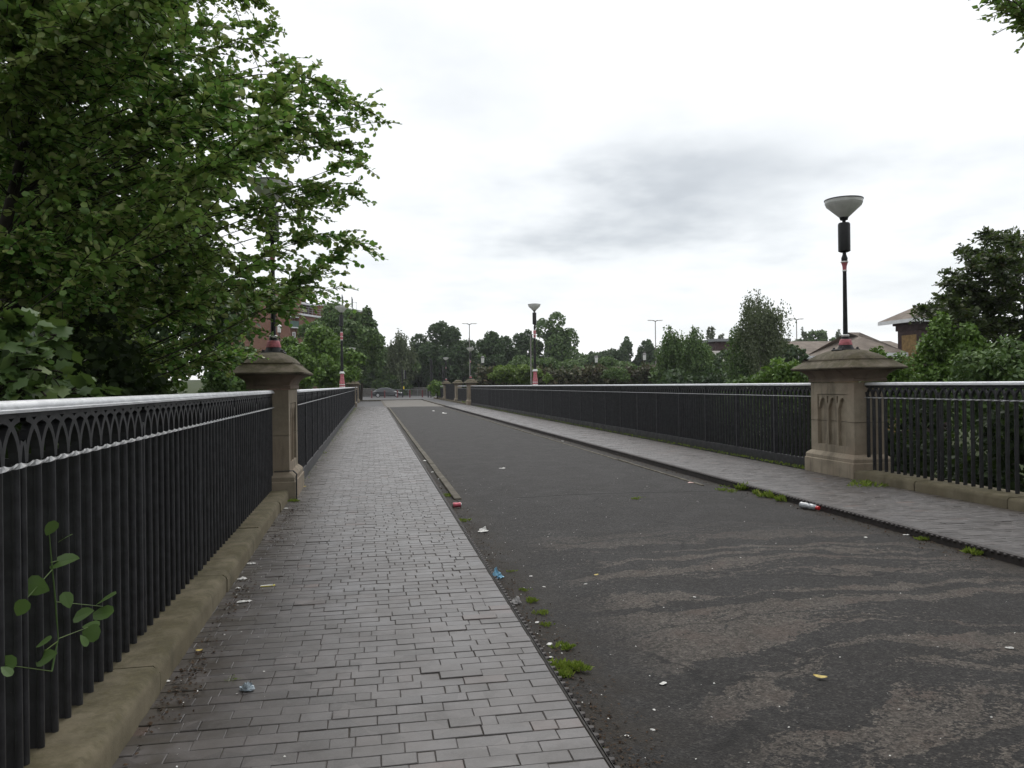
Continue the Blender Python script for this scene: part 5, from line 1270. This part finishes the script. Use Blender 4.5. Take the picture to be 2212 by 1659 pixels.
# signals
def signal(px, top, bot, d, label, heads, box=None):
    b_ = at(px, bot, d); t_ = at(px, top, d); h = t_.z + .05
    root = empty('traffic_signal', (b_.x, b_.y, -.05), label, 'traffic signal', 'traffic signals at the crossing')
    MB().tube([(0, 0, 0), (0, 0, h + .05)], .085, 8).build('pole', 'signal_black', root, 50)
    for dx, z0, z1, side in heads:
        hz0, hz1 = at(px, z0, d).z + .05, at(px, z1, d).z + .05
        hb_ = MB().box(dx - .16, -.16, hz1, dx + .16, .10, hz0, .02).build('signal_head', 'signal_black', root)
        n = max(2, round((hz0 - hz1) / .32))
        for k_ in range(n):
            zc_ = hz1 + (k_ + .5) * (hz0 - hz1) / n
            MB().rings([[(dx + r_ * math.cos(a_), y_, zc_ + r_ * math.sin(a_)) for a_ in np.linspace(0, 2 * math.pi, 13)[:-1]] for y_, r_ in ((-.162, .10), (-.30, .11), (-.30, .095), (-.17, .09))]).build('hood', 'signal_black', hb_)
        if side: MB().box(dx + side * .17 - .02, -.10, hz1 - .05, dx + side * .17 + .02, .06, hz0 + .05).build('white_edge', 'white_paint', root)
    if box:
        zc_ = at(px, box, d).z + .05; MB().box(.09, -.16, zc_ - .2, .26, .02, zc_ + .2, .02).build('push_button_box', 'signal_yellow', root)
    return root
signal(869.5, 798, 848, 116, 'black signal pole with yellow button box at the front of the car', [(.44, 800, 818, -1)], 837.5)
signal(925, 830, 852, 112, 'short black post with yellow button box beside the overgrown bush', [], 834.5)
signal(931, 775, 850, 110, 'black traffic signal with stacked hoods against the tall dark tree', [(.1, 777, 800, 0), (.1, 803, 824, 0)])
signal(957, 790, 850, 104, 'black traffic signal just behind the distant lamp by the bush', [(.1, 800, 818, 0)])
signal(776.5, 810, 855, 96, 'plain dark signal pole beside the far pillars on the brick footway side', [(-.1, 800, 815, 0)])

# ------------------------------------------------------------------ litter
lr = random.Random(17)
def crumple(name, label, cat, p, sx, sy, hgt, mat, seed, n=7, rz=0.0, group=None, z=None):
    q = random.Random(seed); V = []; Fc = []
    for j in range(n):
        for i in range(n):
            u, v = i / (n - 1) - .5, j / (n - 1) - .5
            r_ = 1 - .25 * (abs(u * 2) ** 3 * abs(v * 2) ** 3) + q.uniform(-.14, .14)
            V.append((u * sx * r_, v * sy * r_, .002 + hgt * max(0, q.uniform(-.3, 1.0)) * (1.15 - 1.8 * max(abs(u), abs(v)))))
    for j in range(n - 1):
        for i in range(n - 1): Fc.append((j * n + i, j * n + i + 1, (j + 1) * n + i + 1, (j + 1) * n + i))
    me = bpy.data.meshes.new(name); me.from_pydata(V, [], Fc); finish(me, mat)
    o = link(name, me); o.location = (p.x, p.y, p.z if z is None else z); o.rotation_euler = (0, 0, rz)
    return tag(o, label, cat, group)
def wad(name, label, cat, p, sx, sy, sz, mat, seed, rz=0.0):
    """crumpled bag: a rumpled closed lump with folds, flat underneath"""
    q = random.Random(seed); rg = []; n = 12
    for k_ in range(7):
        t = k_ / 6; zz = sz * t; rr_ = math.sqrt(max(0, 1 - (t * .98) ** 2))
        rg.append([(sx / 2 * rr_ * math.cos(a_) * q.uniform(.55, 1.2), sy / 2 * rr_ * math.sin(a_) * q.uniform(.55, 1.2), max(.001, zz * (.75 + .35 * math.cos(a_ + seed)) + q.uniform(-.22, .22) * sz * (0 < k_))) for a_ in np.linspace(0, 2 * math.pi, n + 1)[:-1]])
    o = MB().rings(rg).build(name, mat); o.location = p; o.rotation_euler = (0, 0, rz)
    return tag(o, label, cat)
G4 = 'scraps of litter on the footway'
P0 = lambda x, y: on_z(x, y, .004)
def PR(x, y):
    p = on_z(x, y, -.08)
    for _ in range(3): p = on_z(x, y, road_z(p.x, p.y) + .004)
    return p
wad('crumpled_wrapper', 'crumpled blue grey plastic wrapper lying alone on the brick footway', 'wrapper', P0(535, 1490), .088, .062, .045, 'film_grey', 1, -.5)
crumple('tissue', 'white torn tissue nearest the stone kerb joint, uppermost of three', 'tissue', P0(543, 1218), .075, .05, .018, 'paper_white', 2, group=G4)
crumple('tissue', 'white tissue scrap beside the yellow wrapper stick', 'tissue', P0(523, 1251), .075, .045, .02, 'paper_white', 3, rz=.3, group=G4)
crumple('tissue', 'tiny white tissue scrap just below the middle tissue', 'tissue', P0(514, 1271), .04, .028, .012, 'paper_white', 4, group=G4)
crumple('tissue', 'long shredded white tissue lowest along the stone kerb', 'tissue', P0(528, 1300), .11, .04, .014, 'paper_white', 5, rz=.2, group=G4)
crumple('paper_scrap', 'small white scrap next to the domed pillar base', 'paper', P0(618, 1099), .06, .05, .02, 'paper_white', 8, group=G4)
crumple('paper_scrap', 'small white fleck beside the fallen brown leaves by the kerb', 'paper', P0(362, 1472), .03, .02, .008, 'paper_white', 9, group=G4)
w_ = empty('sweet_wrapper', P0(577, 1266), 'flat white and yellow sweet wrapper on the brick footway', 'wrapper', None, .12)
MB().box(-.052, -.010, 0, .045, .012, .008, .003).build('wrapper_body', 'paper_white', w_); MB().box(.0455, -.012, 0, .062, .012, .005).build('wrapper_end', 'wrapper_yellow', w_); MB().box(-.05, -.0135, 0, .04, -.0105, .006).build('wrapper_side', 'wrapper_yellow', w_)
c_ = empty('drink_can', PR(987, 1096), 'crushed pink drink can lying in the gutter', 'can', None, .1)
def hlathe(prof, n, r_): return MB().rings([[(x, rr_ * math.cos(a_), r_ + rr_ * math.sin(a_)) for a_ in np.linspace(0, 2 * math.pi, n + 1)[:-1]] for x, rr_ in prof])
hlathe([(-.056, .030), (-.05, .033), (-.02, .032), (.01, .029), (.05, .033)], 14, .033).build('can_body', 'can_pink', c_, 60)
hlathe([(.050, .033), (.060, .026), (.062, .024)], 14, .033).build('can_end', 'can_metal', c_, 60); hlathe([(-.062, .025), (-.056, .030)], 14, .033).build('can_end', 'can_metal', c_, 60)
pp = PR(1043, 1148)
o = crumple('folded_paper', 'white folded paper standing open on the road edge', 'paper', pp, .125, .08, .02, 'paper_white', 12, 5, .25)
fl = MB().add([(-.04, .0, .008), (.05, .01, .008), (.045, .03, .055), (.0, .03, .03), (-.035, .02, .03)], [(0, 1, 2, 3, 4)]).build('folded_flap', 'paper_white', o)
wad('plastic_bag', 'bright blue crumpled plastic bag against the toothed kerb', 'bag', PR(1075, 1247), .105, .085, .07, 'bag_blue', 22, .3)
wad('paper_cup', 'crushed pale grey cup lying against the toothed kerb', 'cup', PR(1114, 1303), .085, .055, .048, 'cup_grey', 31, .1)
b_ = empty('plastic_bottle', PR(1748, 1100), 'clear crushed plastic bottle with red cap against the studded kerb', 'bottle', None, -1.32)
b_.location.x = min(b_.location.x, KR - .10)
hlathe([(-.15, .030), (-.14, .042), (-.10, .036), (-.05, .043), (-.01, .030), (.03, .040), (.07, .031), (.10, .034), (.12, .018), (.13, .015)], 11, .040).build('bottle_body', 'bottle_plastic', b_, 25)
hlathe([(.128, .026), (.170, .027), (.175, .020)], 12, .036).build('bottle_cap', 'cap_red', b_, 40)
crumple('card_scrap', 'pinkish white card scrap lying by the opposite gutter', 'card', PR(1495, 1043), .15, .10, .02, 'card_pink', 41, 5, -.3)
def curled(name, label, p, s_, mat, seed, rz, group):
    q = random.Random(seed); V = []; 
    for t, w2 in ((-.5, .02), (-.25, .2), (.1, .24), (.35, .15), (.5, .02)):
        V += [(t * s_, -w2 * s_, .006 + .12 * s_ * abs(t) + .05 * s_), (t * s_, w2 * s_, .012 + .2 * s_ * abs(t))]
    me = bpy.data.meshes.new(name); me.from_pydata(V, [], [(2 * i, 2 * i + 2, 2 * i + 3, 2 * i + 1) for i in range(4)]); finish(me, mat)
    o = link(name, me); o.location = p; o.rotation_euler = (0, 0, rz); return tag(o, label, 'leaf', group)
curled('fallen_leaf', 'single pale yellow leaf in the middle of the worn asphalt', PR(1772, 1466), .075, 'leaf_dead', 1, -.7, 'fallen leaves')
curled('fallen_leaf', 'small yellow leaf on the asphalt further off, left of the worn swirls', PR(1288, 1244), .045, 'leaf_dead', 2, .3, 'fallen leaves')
curled('fallen_leaf', 'orange brown leaf lying beside the white scraps at the pillar foot', P0(655, 1053), .10, 'leaf_dead', 3, .4, 'fallen leaves')
curled('fallen_leaf', 'yellowish leaf on the bricks near the fallen brown debris', P0(430, 1408), .04, 'leaf_dead', 4, .1, 'fallen leaves')
curled('fallen_leaf', 'orange leaf by the tuft of grass in the gutter', PR(1195, 1590), .05, 'leaf_dead', 5, 1.2, 'fallen leaves')
for i, (x, y, s_, lab) in enumerate([(1413, 1534, .022, 'white paper fleck on the near asphalt, upper one of a cluster'), (1410, 1577, .028, 'largest white paper fleck low on the near asphalt'), (1354, 1590, .022, 'white paper fleck low on the asphalt, beside the toothed kerb'), (1187, 1392, .05, 'white torn scrap in the gutter above the grass tuft'), (1210, 1395, .035, 'second white scrap in the gutter touching the grass tuft'), (1190, 1420, .03, 'white scrap in the gutter just left of the grass tuft'), (1238, 1444, .05, 'white scrap lying on the grass tuft'),
                                   (1147, 1245, .035, 'pale scrap on asphalt beside the blue bag'), (1265, 1262, .03, 'pale fleck on the first worn swirl'), (1160, 1345, .04, 'pale scrap between cup and grass tuft'), (1175, 1268, .03, 'thin pale scrap beyond the blue bag'), (1433, 1477, .05, 'flat pale scrap on the smooth near asphalt'), (1870, 1161, .05, 'pale fleck on asphalt near the bottle'), (1715, 1078, .06, 'small white scrap in the weeds before the bottle'), (1958, 1156, .07, 'white scrap against the studded kerb after the bottle'), (1695, 1020, .05, 'tiny white scrap by the kerb weeds'), (1215, 953, .12, 'pink and white scrap far along the opposite gutter'), (918, 996, .11, 'white stick scrap in the far gutter beside the brick footway'), (935, 1020, .09, 'white scrap in the gutter, further pair'), (950, 1035, .08, 'white scrap in the gutter, nearer pair'), (1085, 1012, .12, 'pale streak of paper on the middle of the road'), (960, 893, .35, 'white paper scrap by the far kerb end'), (936, 888, .25, 'pale paper scrap on the asphalt at the far end'), (1500, 1290, .03, 'pale scrap among worn swirls'), (2180, 1400, .05, 'pale scrap near the picture edge on asphalt')]):
    crumple('litter_scrap', lab, 'litter', PR(x, y), s_, s_ * .65, s_ * .25, 'paper_white', 60 + i, 4, lr.uniform(0, 3), 'small scraps of litter on the road')
# brown leaf debris along the stone kerb and gutters, uncountable
def scatter(name, label, pts, smin, smax, mat, seed):
    q = np.random.RandomState(seed); n = len(pts); P = np.array(pts)
    m_ = leaves_mesh(name, P, q.randn(n, 3) * [1, 1, .15], np.array([0, 0, 1.]) + q.randn(n, 3) * .35, q.uniform(smin, smax, n), 'dia', mat)
    tag(link(name, m_), label, None, None, 'stuff')
q = np.random.RandomState(77)
pts = []
for _ in range(1500):
    y = 3.2 + 9 * q.rand() ** 1.3; x = XL + .02 + abs(q.randn()) * .085
    if math.sin(y * 3.1) + math.sin(y * 1.3 + 1) + q.randn() * .7 > .1: pts.append((x, y, .006 + q.rand() * .006))
scatter('leaf_debris', 'brown crumbled leaf debris along the foot of the stone kerb', pts, .008, .028, 'debris_brown', 1)
pts = []
for _ in range(2200):
    y = 3.0 + 14 * q.rand() ** 1.4; x = KL + .02 + abs(q.randn()) * .13
    pts.append((x, y, road_z(x, y) + .008))
scatter('gutter_debris', 'brown leaf crumbs and soil lying in the littered gutter', pts, .006, .024, 'debris_brown', 2)
pts = []
for _ in range(1600):
    y = 6.5 + 22 * q.rand() ** 1.3; x = KR - .02 - abs(q.randn()) * .14
    pts.append((x, y, road_z(x, y) + .008))
scatter('gutter_debris', 'brown leaf crumbs lying under the studded kerb', pts, .008, .035, 'debris_brown', 3)
pts = []
for _ in range(380):
    y = 3.0 + 12 * q.rand() ** 1.2; x = KL + .05 + 4.5 * q.rand() ** 2.2
    pts.append((x, y, road_z(x, y) + .009))
scatter('pale_specks', 'tiny pale specks of grit and chewing gum over the road', pts, .005, .016, 'paper_white', 4)
pts = [(XL + .05 + abs(q.randn()) * .25, 3.2 + 8 * q.rand(), .007) for _ in range(120)]
scatter('pale_specks', 'tiny pale crumbs beside the stone kerb', pts, .005, .016, 'paper_white', 5)

# weeds and grass
def tuft(name, label, p, n, h, spread, seed, mat='grass_blade', group=None, cat='weed', shape='thin'):
    q = np.random.RandomState(seed)
    a_ = q.rand(n) * 6.28; r_ = spread * np.sqrt(q.rand(n))
    nc = 7; cc = q.randn(nc, 2) * spread * .55; ci = q.randint(0, nc, n)
    P = np.stack([cc[ci, 0] + r_ * np.cos(a_) * .5, cc[ci, 1] + r_ * np.sin(a_) * .5, np.zeros(n)], -1)
    U = np.stack([np.cos(a_) * .6 + q.randn(n) * .35, np.sin(a_) * .6 + q.randn(n) * .35, q.uniform(.35, 1.3, n)], -1)
    o = link(name, leaves_mesh(name, P, U, q.randn(n, 3), h * q.uniform(.3, 1.1, n), shape, mat)); o.location = p
    return tag(o, label, cat, group)
G5 = 'weeds growing along the kerbs'
for i, (x, y, n, h, s_, lab) in enumerate([(1225, 1448, 420, .055, .09, 'largest bright grass tuft in the gutter beside the toothed kerb'), (1190, 1440, 160, .05, .05, 'grass tuft pressed against the toothed kerb beside the largest tuft'), (1216, 1398, 110, .05, .04, 'small upright tuft behind the largest grass tuft'), (1150, 1300, 120, .045, .05, 'grass tuft beside the crushed cup'), (1170, 1325, 90, .04, .05, 'flat grass tuft below the crushed cup'), (1185, 1350, 70, .035, .04, 'thin grass tuft between the cup and the largest tuft'), (1135, 1275, 60, .035, .04, 'small tuft below the blue bag'), (1000, 1125, 120, .05, .08, 'low moss and grass beside the pink can'), (975, 1070, 160, .05, .10, 'moss patch along the kerb above the pink can'), (1100, 1235, 40, .03, .05, 'thin moss beside the blue bag'), (1285, 1620, 40, .04, .05, 'sparse weed at the near end of the toothed kerb'),
                                        (635, 1082, 110, .06, .07, 'small green weed at the foot of the domed pillar'), (500, 1470, 30, .02, .04, 'tiny moss between bricks'), (1605, 1047, 50, .22, .06, 'tall thin weed growing through the studded kerb'), (1635, 1058, 45, .14, .08, 'middle weed along the studded kerb'), (1665, 1063, 55, .18, .08, 'leafy weed along the studded kerb'), (1690, 1073, 40, .18, .06, 'weed nearest the bottle under the studded kerb'), (1565, 1060, 140, .06, .14, 'grass patch in the road under the tall thin weed'), (1575, 1050, 60, .07, .10, 'sparse grass before the studded kerb weeds'), (1995, 1160, 60, .08, .06, 'small weed by the studded kerb after the bottle'), (2105, 1195, 90, .11, .07, 'weed by the studded kerb near the picture edge'), (1370, 1078, 50, .05, .09, 'moss on the asphalt crack across the road')]):
    p = PR(x, y) if x > 900 else P0(x, y)
    if x > 1590:
        yy = min(np.arange(6, 40, .02), key=lambda t: abs((proj((KR - .04, t, -.08)) or (0, 0))[0] - x)); p = Vector((KR - .04, yy, road_z(KR - .04, yy)))
    tuft('weed_tuft', lab, p, int(n * 2.2), h * .62, s_, 300 + i, group=G5)
tuft('weed_tuft', 'grass fringe at the foot of the mossy stone kerb across the road', on_z(1905, 1048, 0), 260, .07, .35, 341, group=G5)
tuft('weed_tuft', 'grass clump at the foot of the distant lamp pillar across the road', on_z(1020, 872, 0), 220, .35, .5, 342, group=G5)
pts = []; q = np.random.RandomState(5)
for _ in range(2600):
    y = 13.3 + 48 * q.rand() ** 1.5; pts.append((XR + .25 - .03 - abs(q.randn()) * .10, y, .0))
P = np.array(pts); n = len(P)
tag(link('moss_fringe', leaves_mesh('moss_fringe', P, q.randn(n, 3) * .6 + [0, 0, .8], q.randn(n, 3), q.uniform(.015, .06, n), 'thin', 'grass_blade')), 'thin moss and grass fringe under the long opposite railing', None, None, 'stuff')
pts = []
for _ in range(2200):
    y = 13.3 + 48 * q.rand() ** 1.5; pts.append((RXL + .05 + abs(q.randn()) * .12, y, .0))
P = np.array(pts); n = len(P)
tag(link('moss_fringe', leaves_mesh('moss_fringe', P, q.randn(n, 3) * .6 + [0, 0, .6], q.randn(n, 3), q.uniform(.012, .05, n), 'thin', 'grass_blade')), 'thin moss fringe under the long grey based railing', None, None, 'stuff')

# thin summer haze: one closed box round the whole scene
hm = bpy.data.materials.new('haze'); hm.use_nodes = True; hn = hm.node_tree; hn.nodes.clear()
ho = hn.nodes.new('ShaderNodeOutputMaterial'); hv = hn.nodes.new('ShaderNodeVolumePrincipled')
hv.inputs['Color'].default_value = (.92, .95, 1, 1); hv.inputs['Density'].default_value = .00024; hv.inputs['Anisotropy'].default_value = .2
hn.links.new(hv.outputs[0], ho.inputs['Volume']); M['haze'] = hm
tag(MB().box(-270, -90, -7, 330, 410, 45).build('haze', 'haze'), 'thin haze in the air', None, None, 'stuff')
